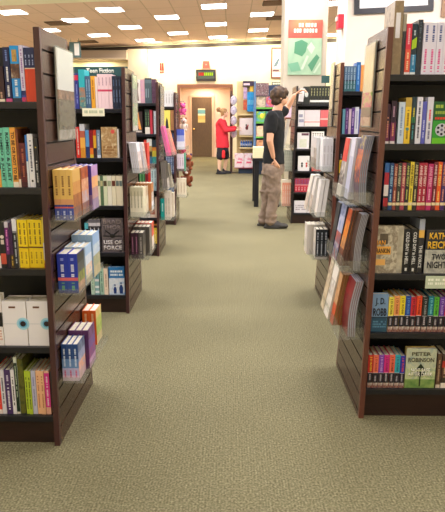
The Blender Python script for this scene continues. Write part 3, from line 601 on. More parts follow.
b = MB(); b.prism([(XL, YB, ceil_z(XL) - .004), (XR, YB, ceil_z(XR) - .004), (XR, YC, ceil_z(XR) - .004), (XL, YC, ceil_z(XL) - .004)], (0, 0, .1), mat('#fffbee', .9)); struct(b.build('ceiling'))
WALL = mottle(['#f0e4c0', '#f4e9ca'], 3, .85); WALLR = mottle(['#d6c8bc', '#dacec2'], 3, .85)
ax0, ax1, az = PX(179.6, 140, NW), PX(231.2, 140, NW), PZ(205, 86, NW)
b = MB(); xa = PX(147, 60, NW)
for q in (((XL, NW, 0), (ax0, NW + .12, 4.4)), ((ax1, NW, 0), (XR, NW + .12, 4.6)), ((ax0, NW, az), (ax1, NW + .12, 4.4))): b.box(*q, WALL)
struct(b.build('wall_back'))
AY = 22.45; PK = mottle(['#ecd2bc', '#f0d8c4'], 3, .85)
struct(MB().box((ax0 - .1, NW + .12, 0), (ax0, AY, az + .1), PK).box((ax1, NW + .12, 0), (ax1 + .1, AY, az + .1), PK).box((ax0 - .1, AY, 0), (ax1 + .1, AY + .1, az + .1), PK).box((ax0, NW + .12, az), (ax1, AY, az + .1), PK).build('wall_alcove'))
TR = wood('#6e4230', '#7c4e3a', .4, 'z')
b = MB(); b.box((ax0 - .05, NW - .04, 0), (ax0 + .05, NW, az + .06), TR).box((ax1 - .05, NW - .04, 0), (ax1 + .05, NW, az + .06), TR).box((ax0 + .05, NW - .04, az - .06), (ax1 - .05, NW, az + .06), TR); struct(b.build('trim_1'))
struct(MB().box((XL - .1, YB, 0), (XL, 24, 4.3), WALL).build('wall_left')); struct(MB().box((XR, YB, 0), (XR + .1, 24, 4.6), WALL).build('wall_right'))
struct(MB().box((XL, YB - .1, 0), (XR, YB, 4.6), WALL).build('wall_front'))
b = MB(); dk = mat('#2c201c', .5)
b.prism([(XL, NW - .06, ceil_z(XL) - .13), (XR, NW - .06, ceil_z(XR) - .13), (XR, NW - .06, ceil_z(XR) - .02), (XL, NW - .06, ceil_z(XL) - .02)], (0, .06, 0), dk); struct(b.build('trim_2'))
# soffit and pilaster at the left of the back wall
xp0, xp1 = PX(128, 60, NW - .3), PX(147, 60, NW - .3); sz = PZ(100, 59.5, NW - .6)
SOF = mat('#b3a497', .85)
struct(MB().box((xp0, NW - .3, 0), (xp1, NW, ceil_z(xp0) - .13), mottle(['#c9b8a8', '#cdbdae'], 3, .85)).build('wall_pilaster'))
struct(MB().box((XL, NW - .6, sz), (xp0, NW, ceil_z(XL) - .02), SOF).build('wall_soffit'))
struct(MB().box((XL, NW - .66, sz + .0), (xp0, NW - .6, sz + .05), mat('#d8c8b4', .8)).build('trim_3'))
# door in the alcove
dx0, dx1, dz = PX(191, 130, AY), PX(213, 130, AY), PZ(200, 97.3, AY)
DR = wood('#54402c', '#665034', .4, 'z')
d_ = MB().box((dx0 + .04, AY - .05, .01), (dx1 - .04, AY - .012, dz), DR).build('door_1'); struct(d_)
MB().box((dx0 - .04, AY - .06, 0), (dx0 + .038, AY - .001, dz + .06), mat('#d8b898', .5)).box((dx1 - .038, AY - .06, 0), (dx1 + .04, AY - .001, dz + .06), mat('#d8b898', .5)).box((dx0 + .038, AY - .06, dz + .002), (dx1 - .038, AY - .001, dz + .06), mat('#d8b898', .5)).build('door_frame', d_)
MB().ball((dx0 + .12, AY - .1, PZ(192, 129, AY)), .04, mat('#e8c070', .25, 1)).tube((dx0 + .12, AY - .1, PZ(192, 129, AY)), (dx0 + .12, AY - .05, PZ(192, 129, AY)), .015, mat('#e8c070', .25, 1)).build('door_knob', d_)
a_, z0 = PX(198, 110, AY), PZ(200, 122.5, AY); a2, z1 = PX(205.2, 110, AY), PZ(200, 108.5, AY); hh = z1 - z0
b = MB(); 
for f0, f1, c in ((0, .22, '#e0c878'), (.22, .5, '#f0b060'), (.5, .62, '#f4e8c0'), (.62, .9, '#6ca8ac'), (.9, 1, '#e8dcb0')): b.box((a_, AY - .056, z0 + f0 * hh), (a2, AY - .0505, z0 + f1 * hh), mat(c))
tag(b.build('poster'), 'small blue and yellow poster taped to the brown door', 'poster')
# big cream wall on the right and the column
RW = 10.0; rx = PX(345, 60, RW); ry2 = RW + .9
struct(MB().box((rx, RW, 0), (XR, ry2, ceil_z(rx) - .12), WALLR).build('wall_right_front'))
CY = 11.0; cx0, cx1 = PX(284, 60, CY), PX(326.5, 60, CY)
struct(MB().box((cx0, CY, 0), (cx1, CY + .75, ceil_z(cx0) - .12), mottle(['#bcb3a0', '#c2b9a8'], 3, .8)).build('wall_column'))
# ------------------------------------------------------------------ ceiling lights, vents
GL = emis('#fffaf8', 14.0)
def light(x, y):
    z = ceil_z(x); t = thing('ceiling_light', 'square recessed ceiling light in the tan tiled ceiling', 'ceiling light', (x, y, z), 'recessed ceiling lights')
    f = .305; m = mat('#e8e0d4', .5)
    MB().box((-f, -f, -.012), (f, -f + .02, 0), m).box((-f, f - .02, -.012), (f, f, 0), m).box((-f, -f + .02, -.012), (-f + .02, f - .02, 0), m).box((f - .02, -f + .02, -.012), (f, f - .02, 0), m).build('frame', t)
    MB().box((-f + .02, -f + .02, -.006), (f - .02, f - .02, -.002), GL).build('diffuser', t)
    t.rotation_euler.y = -math.atan(SL); return t
LP = [(12, 12), (75, 20), (110, 9.5), (130, 27), (99, 35), (145, 40), (48, 30), (167, 17), (178, 33), (214, 6), (216, 24), (218, 37), (262, 14), (258, 30), (332, 34.5), (334, 3)]
ROWL = {}
names = {(12, 12): 'in the upper left corner of the picture', (75, 20): 'right of the brown vent', (110, 9.5): 'close to the cream ceiling edge, left part', (130, 27): 'over the third left bookcase',
 (99, 35): 'above the gap left of the pilaster', (145, 40): 'just in front of the wall pilaster', (48, 30): 'above the top of the front left bookcase', (167, 17): 'left of the nearest middle one',
 (178, 33): 'above the red wall marks', (214, 6): 'nearest in the middle row at the picture top', (216, 24): 'second in the middle row', (218, 37): 'farthest in the middle row, near the back wall',
 (262, 14): 'nearest one left of the banner column', (258, 30): 'farther one left of the banner column', (332, 34.5): 'far one right of the banner column', (334, 3): 'near one right of the banner column'}
for q in LP:
    p = CP(*q); t = light(p.x, p.y); t['label'] = 'square ceiling light ' + names[q]
for u, v, n in ((58, 23, 'brown square air vent left of a ceiling light, upper left'), (88, 41.5, 'brown air vent in the ceiling near the hanging sign'), (277, 17.5, 'dark air vent in the ceiling beside the banner column'), (275, 36, 'dark air vent above the framed poster'), (275, 2.5, 'dark air vent nearest, above the banner column')):
    p = CP(u, v); b = MB(); m = mat('#7c5c48', .6); m2 = mat('#3c2c24', .6)
    b.box((-.28, -.28, -.01), (.28, .28, 0), m2)
    for k in range(6): b.box((-.27, -.27 + k * .095, -.024), (.27, -.22 + k * .095, -.0105), m)
    o = b.build('ceiling_vent', loc=(p.x, p.y, ceil_z(p.x) - .001)); o.rotation_euler.y = -math.atan(SL); tag(o, n, 'vent')
def area(name, loc, rot, sx, sy, e, c='#fff0e0'):
    l = bpy.data.lights.new(name, 'AREA'); l.shape = 'RECTANGLE'; l.size = sx; l.size_y = sy; l.energy = e; l.color = lin(c)[:3]
    o = bpy.data.objects.new(name, l); COL.objects.link(o); o.location = loc; o.rotation_euler = rot; return o
LE = {-1.2: 6, 1.0: 24, 3.4: 52, 5.8: 56, 8.2: 64, 10.6: 66, 13.0: 64}
for j, y in enumerate((-1.2, 1.0, 3.4, 5.8, 8.2, 10.6, 13.0)):          # troffers of the lower ceiling, above the picture
    for x in (-6.2, -3.8, -1.4, 1.0, 3.4, 5.2):
        area('troffer_lamp', (x, y, ceil_z(x) - .03), (0, 0, 0), .6, 1.2, LE[y], '#fbf8ff')
for x in (-2.6, -1.4, -.2, 1.0, 2.4, 3.8):                              # wall washers along the back wall
    area('wall_washer_lamp', (x, NW - .8, ceil_z(x) - .04), (math.radians(38), 0, 0), .5, .15, 34, '#fff2c8')
for x in (-6, -4.6): area('cove_lamp', (x, NW - .3, sz - .02), (0, 0, 0), .8, .2, 30, '#ffe8b8')
area('alcove_lamp', ((ax0 + ax1) / 2, AY - .5, az - .02), (0, 0, 0), .6, .4, 24, '#ffe4c8')
# ------------------------------------------------------------------ acrylic pockets and what stands in them
def pocket(label, xo, s, y0, y1, z, pr, lip=.05):
    xo += lean(z + .1) ; a = acrylic(); t = .003; x0 = xo + s * .001; x1 = xo + s * pr
    b = MB(); b.box((x0, y0, z - t), (x1, y1, z), a); b.box((x1 - s * t, y0, z), (x1, y1, z + lip), a)
    b.box((x0, y0, z), (x1 - s * t, y0 + t, z + lip * .8), a); b.box((x0, y1 - t, z), (x1 - s * t, y1, z + lip * .8), a)
    b.box((x0, y0 + t, z + .0), (x0 + s * t, y1 - t, z + lip * 1.6), a)
    return tag(b.build('acrylic_pocket'), label, 'book pocket', 'clear pockets hung on the end panels')
def stack(desc, xo, s, y, z, h, t, n, d, spec, name='paperback', off=.006):
    grp = desc if n > 1 else None; xo += lean(z + .2 if s > 0 else z)
    spec = dict(spec)
    if 'sd' in spec: spec['sidetop'] = (s, spec['sd'])
    first = None
    for i in range(n):
        x = xo + s * (off + t * (i + .5))
        if first is None:
            first = book(name, desc, grp, t - .0008, h, d, spec, (x, y, z)); ALLKIDS[first.name] = list(first.children)
        else:
            c = copy_tree(first); c.location = (x, y, z)
xo = -.744
z1, z2, z3 = 1.006, .690, .285
pocket('clear pocket of golden paperbacks, topmost on front left bookcase end', xo, 1, 2.40, 2.830, z1, .104, .03)
pocket('clear pocket of blue paperbacks, middle of front left bookcase end', xo, 1, 2.40, 2.870, z2, .104, .03)
pocket('clear pocket of blue-white paperbacks, lowest on front left bookcase end', xo, 1, 2.40, 2.935, z3, .104, .03)
stack('golden spine with blue foot in the top pocket, front left bookcase end', xo, 1, 2.42, z1, .208, .0265, 3, .128,
      S(c=[(.24, '#3c50a8'), (.27, '#d85c58'), (.31, '#2c3c90'), (.42, '#e0a070'), (1, '#eec46c')], d=[('#c8d0f0', .04, .22), ('#9a6c3c', .5, .9)], sd=[['#5a4a58', '#a8704c'], ['#b87840', '#8c4c34'], ['#d8a058', '#c88848'], '#dcb060']))
stack('brown and orange paperback in the top pocket, behind the golden ones', xo, 1, 2.552, z1, .206, .0275, 3, .128,
      S(c='#b06a3c', sd=[['#70506c', '#a87858'], ['#d89060', '#b8c0d8'], ['#c86438', '#f0c8a0'], ['#8c3c28', '#d07038']]))
stack('purple spine paperback in the top pocket, farthest one', xo, 1, 2.685, z1, .204, .024, 4, .128,
      S(c=[(.35, '#8c6c98'), (1, '#4434a0')], sd=[['#7c7098', '#a890b0'], ['#b89078', '#c8a0b0'], ['#f0c070', '#e8a080'], ['#c8a0d0', '#b088c0']]))
stack('royal blue spine in the middle pocket, front left bookcase end', xo, 1, 2.42, z2, .172, .043, 2, .118,
      S(c=[(.05, '#1c3088'), (.32, '#2c50a8'), (.4, '#e86c74'), (1, '#2238b4')], d=[('#78b878', .08, .3), ('#e4e8fc', .42, .75), ('#a0acf0', .8, .92)], sd=[['#a87864', '#c8a890'], ['#a0b440', '#5c4c4c'], ['#404448', '#585c60'], '#2c3034']))
stack('pale blue beach paperback in the middle pocket, behind the royal blue ones', xo, 1, 2.542, z2, .176, .03, 3, .12,
      S(c='#c8dcf0', sd=[['#b0b8a8', '#d8c8b0'], ['#e8a888', '#f0dcc8', '#88a8d0'], ['#c8d8f0', '#e8ecf4'], '#a8c8ec']))
stack('sand and sky coloured paperback in the middle pocket, farthest', xo, 1, 2.666, z2, .205, .032, 3, .14,
      S(c='#98b8dc', sd=[['#a8a080', '#c8bc98'], ['#b8b090', '#90a080'], ['#a8c4e4', '#d8e4f0'], '#98bce8']))
stack('blue to white spine in the lowest pocket, front left bookcase end', xo, 1, 2.42, z3, .172, .0245, 3, .122,
      S(c=[(.15, '#e0cce8'), (.35, '#c0bce8'), (.6, '#6c94d0'), (1, '#244c90')], d=[('#dce8fc', .4, .9), ('#d06090', .1, .3)], sd=[['#d8b8c8', '#c8a8a0'], ['#f0c8d0', '#e8b090', '#a8b8e0'], ['#b8b8d8', '#708cb8'], ['#38486c', '#8898b8']]))
stack('purple covered paperback in the lowest pocket, behind the blue-white ones', xo, 1, 2.546, z3, .19, .03, 3, .126,
      S(c='#5c2c68', sd=[['#b888b8', '#c8a0c0'], ['#a83c78', '#604c98'], ['#5c58a8', '#8c4c90'], ['#4c2058', '#8c5c98']]))
stack('orange spine paperback at the far end of the lowest pocket', xo, 1, 2.80, z3 + .02, .18, .034, 2, .12,
      S(c=[(1, '#e8641c')], d=('#f8d0a0', .55, .95), sd=[['#d8c8a0', '#c8b080'], ['#88a838', '#c0c878'], ['#a8bc40', '#d0d080'], ['#e8dc98', '#d8b868']]))
# second left bookcase
def Zp(u, v, Y): return PZ(u, v, Y)
for n, v, nm in ((0, 173, 'top'), (1, 217, 'middle'), (2, 259, 'lowest')):
    pocket('clear %s pocket on the end panel, second left bookcase' % nm, xo, 1, 4.23, 4.67, Zp(130, v, 4.25) - .002, .14, .05)
def sheets(name, label, grp, xb, xt, s, y0, y1, z0, z1, th, art, edge='#e4e2ec', bow=.0, k=0):
    """a leaning magazine: s = side its cover faces (+1/-1 in X); art = printed zones from the bottom"""
    root = thing(name, label, 'magazine', (0, 0, 0), grp)
    N = 10; prof = []
    for i in range(N + 1):
        f = i / N; x = xb + (xt - xb) * f + s * bow * math.sin(math.pi * f); prof.append((x, z0 + (z1 - z0) * f))
    e = .0012; b = MB(); pm = mat(edge, .6)
    def strip(bb, o0, o1, ya, yb, mats):
        for i in range(N):
            (xa, za), (xc, zc) = prof[i], prof[i + 1]; m = mats[min(int(i / N * len(mats)), len(mats) - 1)]
            bb.prism([(xa + s * o0, ya, za), (xa + s * o1, ya, za), (xc + s * o1, ya, zc), (xc + s * o0, ya, zc)], (0, yb - ya, 0), m)
    strip(b, 0, th - e, y0 + .001, y1 - .001, [pm]); b.build('page_block', root)
    b = MB(); strip(b, th - e, th, y0, y1, [M(c) for c in art]); b.build('cover', root)
    cen = Vector(((xb + xt) / 2, (y0 + y1) / 2, z0))
    for c in root.children: c.data.transform(Matrix.Translation(-cen))
    root.location = cen; return root
def magstack(label, xb, xt, s, y0, y1, z0, z1, th, n, art, edge='#e4e2ec', bow=0., name='magazine'):
    xb += lean(z0 + .1); xt += lean(z0 + .1)
    for i in range(n): sheets(name, label, label if n > 1 else None, xb + s * th * 1.15 * i, xt + s * th * 1.15 * i, s, y0, y1, z0, z1, th, art, edge, bow)
z = Zp(130, 173, 4.25)
magstack('white magazine leaning in the top pocket, second left bookcase end', xo + .03, xo + .005, 1, 4.26, 4.42, z, Zp(130, 143, 4.25), .012, 4, [['#d8c8c0', '#a89088'], ['#e8e0e0', '#b8a0a0'], '#e8e4ec'], '#ecebf4')
magstack('brown and white magazine behind the white ones, second left bookcase end', xo + .03, xo + .005, 1, 4.43, 4.53, z, z + .205, .016, 4, [['#c8b8b0', '#a08880'], ['#7c5c50', '#d8c8c0'], ['#e8e0dc', '#a08478']], '#ecebf4')
stack('bright red spine at the far end of the top pocket, second left', xo, 1, 4.54, z, .2, .03, 3, .12, S(c='#d83c30', sd=['#d83c30']))
z = Zp(130, 217, 4.25)
stack('cream spine in the middle pocket, second left bookcase end', xo, 1, 4.26, z, .215, .024, 4, .13, S(c=[(.7, '#f0e8d0'), (1, '#d8d0b0')], d=('#a8a080', .3, .9), sd=[['#e8e0c8', '#c8c0a0'], ['#d8d0a8', '#f0ecd8'], '#e8dcc0']))
stack('cream and brown paperback behind the cream spines, second left', xo, 1, 4.395, z, .2, .024, 4, .13, S(c='#e0d4b8', sd=[['#e8e0c8', '#c8b8a0'], ['#f0e8d0', '#c8c0a0'], ['#e8d8b8', '#a88868']]))
stack('orange-topped paperback at far end of the middle pocket, second left', xo, 1, 4.53, z, .215, .024, 5, .13, S(c='#c88858', sd=['#f0f0f4', ['#e8e0d8', '#a89080'], ['#8c4c34', '#e8a060']]))
z = Zp(130, 259, 4.25)
stack('plum spine in the lowest pocket, second left bookcase end', xo, 1, 4.26, z, .195, .028, 2, .13, S(c='#3c2030', d=('#a8708c', .2, .85), sd=[['#4c4048', '#6c6064'], '#3c3438']))
stack('charcoal spine beside the plum ones in the lowest pocket, second left', xo, 1, 4.26, z, .195, .034, 1, .13, S(c='#55504c', d=('#a8a098', .2, .85), sd=[['#5c5850', '#7c7468'], '#4c4844']), off=.064)
stack('grey covered paperback behind the plum spines, second left', xo, 1, 4.395, z, .215, .03, 4, .13, S(c='#55504c', sd=[['#5c5850', '#8c8478'], ['#4c4844', '#9c948c']]))
stack('orange-red paperback at far end of lowest pocket, second left', xo, 1, 4.53, z, .22, .03, 4, .13, S(c='#c84c34', sd=['#e8dcd0', '#d84c30']))
# third left bookcase
for v, nm in ((156, 'top'), (190, 'middle'), (220, 'lowest')):
    pocket('clear %s pocket on the end panel, third left bookcase' % nm, xo, 1, 6.10, 6.51, Zp(160, v, 6.12) - .002, .15, .05)
z = Zp(160, 156, 6.12)
magstack('hot pink magazine leaning in the top pocket, third left bookcase end', xo + .07, xo + .01, 1, 6.13, 6.32, z, z + .3, .016, 2, ['#e0307c', '#ec3c90', '#f04898'], '#f080b0')
magstack('orange magazine behind the hot pink one, third left bookcase end', xo + .09, xo + .02, 1, 6.34, 6.49, z, z + .27, .016, 3, [['#d87850', '#c84c6c'], ['#e8a060', '#e07050']], '#f0d0c0')
z = Zp(160, 190, 6.12)
magstack('dark magazine leaning in the middle pocket, third left bookcase end', xo + .03, xo + .01, 1, 6.13, 6.32, z, z + .29, .016, 3, [['#9c9088', '#c8c0b8'], ['#4c443c', '#2c2824'], '#34302c'], '#8c847c')
magstack('olive grey magazine behind the dark one, third left', xo + .06, xo + .02, 1, 6.34, 6.49, z, z + .25, .016, 3, [['#b8b0a0', '#787058'], ['#686048', '#4c4838']], '#c8c0b0')
z = Zp(160, 220, 6.12)
stack('teal spine in the lowest pocket, third left bookcase end', xo, 1, 6.13, z, .225, .042, 1, .13, S(c='#1ca49c', d=('#c8f0ec', .4, .8), sd=[['#e0d8cc', '#c8b8a8']]))
stack('cream spine beside the teal one in the lowest pocket, third left', xo, 1, 6.13, z, .3, .03, 2, .13, S(c='#e0d4c4', d=('#a89888', .2, .8), sd=[['#e0d8cc', '#c0b0a0'], ['#d8ccc0', '#b0a090']]), off=.05)
stack('pale cream paperback at far end of lowest pocket, third left', xo, 1, 6.30, z, .26, .03, 4, .15, S(c='#e8dccc', sd=[['#e8e0d4', '#c8b8a4'], ['#dccfc0', '#a89080']]))
# fourth left bookcase
for v, nm in ((149.5, 'top'), (171, 'middle'), (197, 'lowest')):
    pocket('clear %s pocket on the end panel, fourth left bookcase' % nm, xo, 1, 7.96, 8.24, Zp(178, v, 8.0) - .002, .15, .05)
z = Zp(178, 149.5, 8.0)
stack('blue to white book in the top pocket, fourth left bookcase end', xo, 1, 8.0, z, .265, .05, 2, .14, S(c=[(.4, '#e4e0ec'), (.7, '#a0a8dc'), (1, '#4c60c0')], sd=[['#e8e4ec', '#c8b8c0'], '#e8dcd8']))
z = Zp(178, 171, 8.0)
stack('pale pink book in the middle pocket, fourth left bookcase end', xo, 1, 8.0, z, .225, .032, 3, .14, S(c=[(.12, '#5c3c44'), (1, '#e0d0dc')], d=('#b088a0', .3, .8), sd=['#e0d0d8', '#e8dce0']))
stack('thin green book beside the pale pink ones, fourth left', xo, 1, 8.0, z, .24, .016, 1, .14, S(c='#58a888', sd=['#58a888']), off=.104)
z = Zp(178, 197, 8.0)
stack('cream book in the lowest pocket, fourth left bookcase end', xo, 1, 8.0, z, .25, .04, 3, .14, S(c=[(1, '#ece0c8')], d=('#c0a888', .2, .8), sd=['#e8dcc8', '#e0d4b8']))
# front right bookcase end: large magazines
xo = .635
def zz(v, Y=2.72): return PZ(355, v, Y)
P1, P2, P3 = zz(203), zz(270), zz(336)
for z, nm, ye in ((P1, 'top', 3.08), (P2, 'middle', 3.15), (P3, 'lowest', 3.22)):
    pocket('clear %s magazine pocket on the front right bookcase end' % nm, xo, -1, 2.68, ye, z - .002, .118, .07)
magstack('magazine with orange and purple cartoon cover, top pocket, front right', 0.610, 0.633, -1, 2.705, 2.821, P1, zz(136), .0075, 4, [['#7c6c58', '#4c3c60'], ['#e87c28', '#3c2c58', '#e89040'], ['#6c3c6c', '#e88838'], ['#d8c838', '#5c5070', '#3c3448']], '#a0a4b4', .012)
magstack('magazine with lavender white cover, top pocket, front right', 0.605, 0.633, -1, 2.838, 2.937, P1, P1 + .29, .012, 4, ['#c8c8dc', ['#d4d4e8', '#b8bcd4'], '#dcdcec'], '#e0e0ee', .0)
m_ = sheets('magazine', 'magazine with red header and white cover, top pocket, front right', None, 0.570, 0.608, -1, 2.951, 3.066, P1, P1 + .285, .03, ['#e8e0d4', ['#d8ccc0', '#3c3434', '#efe8e0'], ['#e8e0d8', '#4c4444'], '#d83c34', '#d83c34'], '#e4e0dc')
magstack('magazine with dark page edges and thin white edges, middle pocket, front right', 0.605, 0.633, -1, 2.705, 2.780, P2, zz(214), .006, 5, [['#3c2c28', '#5c4438']], '#b4b4c0', .01)
magstack('magazine with glowing orange cover, middle pocket, front right', 0.580, 0.630, -1, 2.797, 2.889, P2, zz(213), .012, 4, [['#4c342c', '#7c4430'], ['#8c5c48', '#e8a050'], ['#f0a030', '#c8501c'], ['#d85c1c', '#8c3418']], '#7c5c50', .0)
magstack('magazine with blue and red painted cover, middle pocket, front right', 0.580, 0.623, -1, 2.906, 3.031, P2, P2 + .275, .012, 4, [['#c85040', '#5c5c8c', '#d8c8c0'], ['#4c5070', '#c86450'], ['#7c98c8', '#d0c8d8'], ['#3c4c7c', '#a8b0d0']], '#3c4458', .0)
magstack('black covered magazine at the far end, middle pocket, front right', 0.580, 0.618, -1, 3.048, 3.140, P2, P2 + .27, .012, 4, ['#24262e', '#2c3038'], '#3c4458', .0)
magstack('magazine with dark red cover, nearest in the lowest pocket, front right', 0.605, 0.633, -1, 2.705, 2.851, P3, zz(281), .0085, 4, ['#6c1820', '#781c24', '#8c2028'], '#b8b8c6', .012)
magstack('magazine with orange brown cover, lowest pocket, front right', 0.575, 0.618, -1, 2.870, 2.948, P3, P3 + .265, .012, 4, ['#c84c20', ['#b88050', '#d8a878'], '#c89868'], '#a87848', .0)
magstack('white magazine with dark lettering, lowest pocket, front right', 0.565, 0.618, -1, 2.967, 3.093, P3, P3 + .285, .012, 4, [['#f0e8dc', '#d8ccbc'], ['#f0ece4', '#a89888'], '#f0e8dc'], '#efe8e0', .0)
magstack('cream magazine at the far end, lowest pocket, front right', 0.565, 0.618, -1, 3.113, 3.210, P3, P3 + .285, .012, 4, [['#e8d8b8', '#b89c78'], ['#e8dcc0', '#8c6c50']], '#e8e0d0', .0)
# second right bookcase end
xo = .73
def zy(v, Y=4.32): return PZ(325, v, Y)
for v, nm in ((171.5, 'top'), (217, 'middle'), (259, 'lowest')):
    pocket('clear %s pocket on the end panel, second right bookcase' % nm, xo, -1, 4.30, 4.86, zy(v) - .002, .125, .05)
z = zy(171.5)
stack('thick white book in the top pocket, second right bookcase end', xo, -1, 4.32, z, .235, .024, 3, .15, S(c='#e8e6ea', d=('#c8c0c4', .2, .8), sd=['#e8e6e8', '#ecebec']))
stack('book with grey brown photo cover, top pocket, second right', xo, -1, 4.48, z, .235, .024, 4, .15, S(c='#dddddd', sd=[['#a89c94', '#6c5c54'], ['#8c7c70', '#c8c0b8'], '#d8d4d4']))
stack('book with pale grey cover at far end, top pocket, second right', xo, -1, 4.64, z, .24, .024, 4, .16, S(c='#dcdcdc', sd=[['#b8b0a8', '#8c8078'], '#d4d0cc', '#dcd8d8']))
z = zy(217)
magstack('thick white book leaning nearest in the middle pocket, second right', .685, .715, -1, 4.33, 4.45, z, z + .27, .028, 2, ['#e8e0d8', '#ece8e4'], '#efeae6')
magstack('white and brown book leaning second in the middle pocket, second right', .665, .71, -1, 4.50, 4.62, z, z + .27, .03, 2, [['#e0d4c8', '#a88c78'], '#e8e0d8'], '#efeae6')
magstack('cream book leaning farthest in the middle pocket, second right', .655, .705, -1, 4.67, 4.82, z, z + .27, .03, 2, [['#e0d4c8', '#c0ac98'], '#e8e0d4'], '#efeae6')
z = zy(259)
stack('black spine with white print, lowest pocket, second right bookcase end', xo, -1, 4.32, z, .225, .03, 3, .13, S(c=[(.08, '#c8bcb4'), (1, '#22262c')], d=('#b8bcc4', .12, .9), sd=['#c8c0b8', '#d8d0c4']))
stack('white topped book behind the black spines, lowest pocket, second right', xo, -1, 4.47, z, .235, .034, 4, .15, S(c='#d8d0c8', sd=['#d0c8bc', '#e0d8d0']))
# farthest right bookcase end
xo = .83
for z, nm in ((PZ(282, 148, 8.15), 'top'), (PZ(282, 171, 8.15), 'middle'), (PZ(282, 206, 8.15), 'lowest')):
    pocket('clear %s pocket on the end panel, farthest right bookcase' % nm, xo, -1, 8.11, 8.66, z - .002, .155, .05)
z = PZ(282, 148, 8.15)
magstack('beige magazine leaning in top pocket, farthest right bookcase end', .71, .78, -1, 8.14, 8.3, z, z + .38, .014, 3, [['#c8b8a0', '#e0d4c0'], ['#d8c0a8', '#a88c70']], '#e0d8cc')
magstack('yellow and white magazine farther in the top pocket, farthest right', .72, .77, -1, 8.36, 8.6, z, z + .36, .02, 3, ['#f0ecdc', '#f0d838', '#e8ecd8', '#e8f0e0'], '#e8e8d8')
z = PZ(282, 171, 8.15)
stack('grey book in the middle pocket, farthest right bookcase end', xo, -1, 8.14, z, .27, .03, 4, .14, S(c=['#8c9080', '#c8c8b8'], sd=['#a8a898']))
stack('pale book farther in the middle pocket, farthest right', xo, -1, 8.32, z, .27, .03, 4, .2, S(c='#c8c8b8', sd=[['#e8dca0', '#c8c8b0'], '#e0e0c8']))
z = PZ(282, 206, 8.15)
stack('coral and cream book in the lowest pocket, farthest right bookcase end', xo, -1, 8.14, z, .36, .03, 4, .14, S(c=[(.5, '#e8a890'), (.9, '#e89c80'), (1, '#e8dcc8')], d=('#f0e8d8', .1, .8), sd=['#e0c8a8', '#e8d8b8']))
# ------------------------------------------------------------------ sign holders on the end panels
def atx(u, v, X): d = ray(u, v); return CAM + d * (X / d.x)
def sign(label, xo, s, y0, y1, z0, z1, zones):
    xo += lean((z0 + z1) / 2)
    root = thing('sign_holder', label, 'sign', (xo + s * .0115, (y0 + y1) / 2, z0)); n = len(zones); hw = (y1 - y0) / 2; h = z1 - z0
    b = MB(); z = 0
    for f, c in zones:
        b.box((s * .001, -hw + .008, z * h + (.006 if z == 0 else 0)), (s * .004, hw - .008, f * h - (.006 if f == 1 else 0)), M(c, .2)); z = f
    b.build('printed_sheet', root)
    a = acrylic(); m = mat('#a8a8a4', .2, .3)
    b = MB(); b.box((s * .0055, -hw, 0), (s * .0075, hw, h), a); b.box((-s * .004, -hw, 0), (s * .0009, hw, h), m); b.build('acrylic_frame', root); root.rotation_euler.y = math.atan(LEAN); return root
def fit(xo, u0, u1, vt, vb, s):
    a = atx(u0, vt, xo); c = atx(u1, vt, xo); m = (a.y + c.y) / 2; um = (u0 + u1) / 2
    return min(a.y, c.y), max(a.y, c.y), PZ(um, vb, m), PZ(um, vt, m)
y0, y1, za, zb = fit(-.735, 50, 67.5, 49, 140, 1)
sign('tall sign, white top and outdoor photo below, front left bookcase end', -.744, 1, y0, y1, za, zb, [(.12, ['#8c8474', '#d0c8c0']), (.45, ['#5c5444', '#8c8468', '#3c382c']), (.55, ['#c89878', '#5c4c3c']), (1, '#ffffff')])
y0, y1, za, zb = fit(-.744, 128, 134.5, 75, 131, 1)
sign('narrow green and white patterned sign, second left bookcase end', -.744, 1, max(y0, 4.26), min(y1, 4.62), za, zb, [(.1, '#e8e0d8'), (.25, ['#8cc87c', '#e8dcd0']), (.5, ['#e8b8a8', '#a8c8a0', '#ecdcd0']), (.75, ['#c8ccc0', '#b0a8a8']), (1, ['#78c078', '#d8e0c8', '#90c888'])])
sign('tan sign with beige pattern, third left bookcase end', -.744, 1, 6.12, 6.42, 1.33, 1.74, [(.5, ['#c8a888', '#d8c0a0']), (1, ['#b89878', '#a0a0a0'])])
y0, y1, za, zb = fit(.63, 361, 374, 44, 127, -1)
sign('tall beige sign with orange flowers near its foot, front right bookcase end', .635, -1, max(y0, 2.70), min(y1, 2.99), za, zb, [(.12, ['#e8c8b0', '#c89c80']), (.24, ['#a88c74', '#8c7868']), (.42, ['#f08850', '#e86c9c', '#f0c890', '#88b860']), (1, '#ecd8b8')])
y0, y1, za, zb = fit(.71, 321, 331, 65, 126, -1)
sign('tall cream sign with grey lower part, second right bookcase end', .73, -1, max(4.34, y0), min(y1, 4.6), za, zb, [(.28, '#8c7864'), (1, '#ead8bc')])
# shelf labels
def shelf_label(label, u0, u1, v0, v1, Y, c, pc, rows=2):
    x0, x1, z0, z1 = PX(u0, v1, Y), PX(u1, v1, Y), PZ(u0, v1, Y), PZ(u0, v0, Y)
    root = thing('shelf_label', label, 'shelf label', ((x0 + x1) / 2, Y, z0)); w, h = x1 - x0, z1 - z0
    MB().box((-w / 2, 0, 0), (w / 2, .003, h), mat(c, .4)).build('card', root)
    bb = dashes(w, h, pc, False, 3, .9, 0, .25, .85, rows)
    if bb: bb.build('small_print', root)
shelf_label('cream shelf label under the pale pink books, second left bookcase', 82.5, 104.6, 108.2, 116.2, 4.195, '#f4f0d4', '#b8c0a0', 1)
shelf_label('pale green shelf label hanging under the yellow lettered book, front right bookcase', 425, 450, 276, 288.5, 2.638, '#c8d4bc', '#f4f8ec', 2)
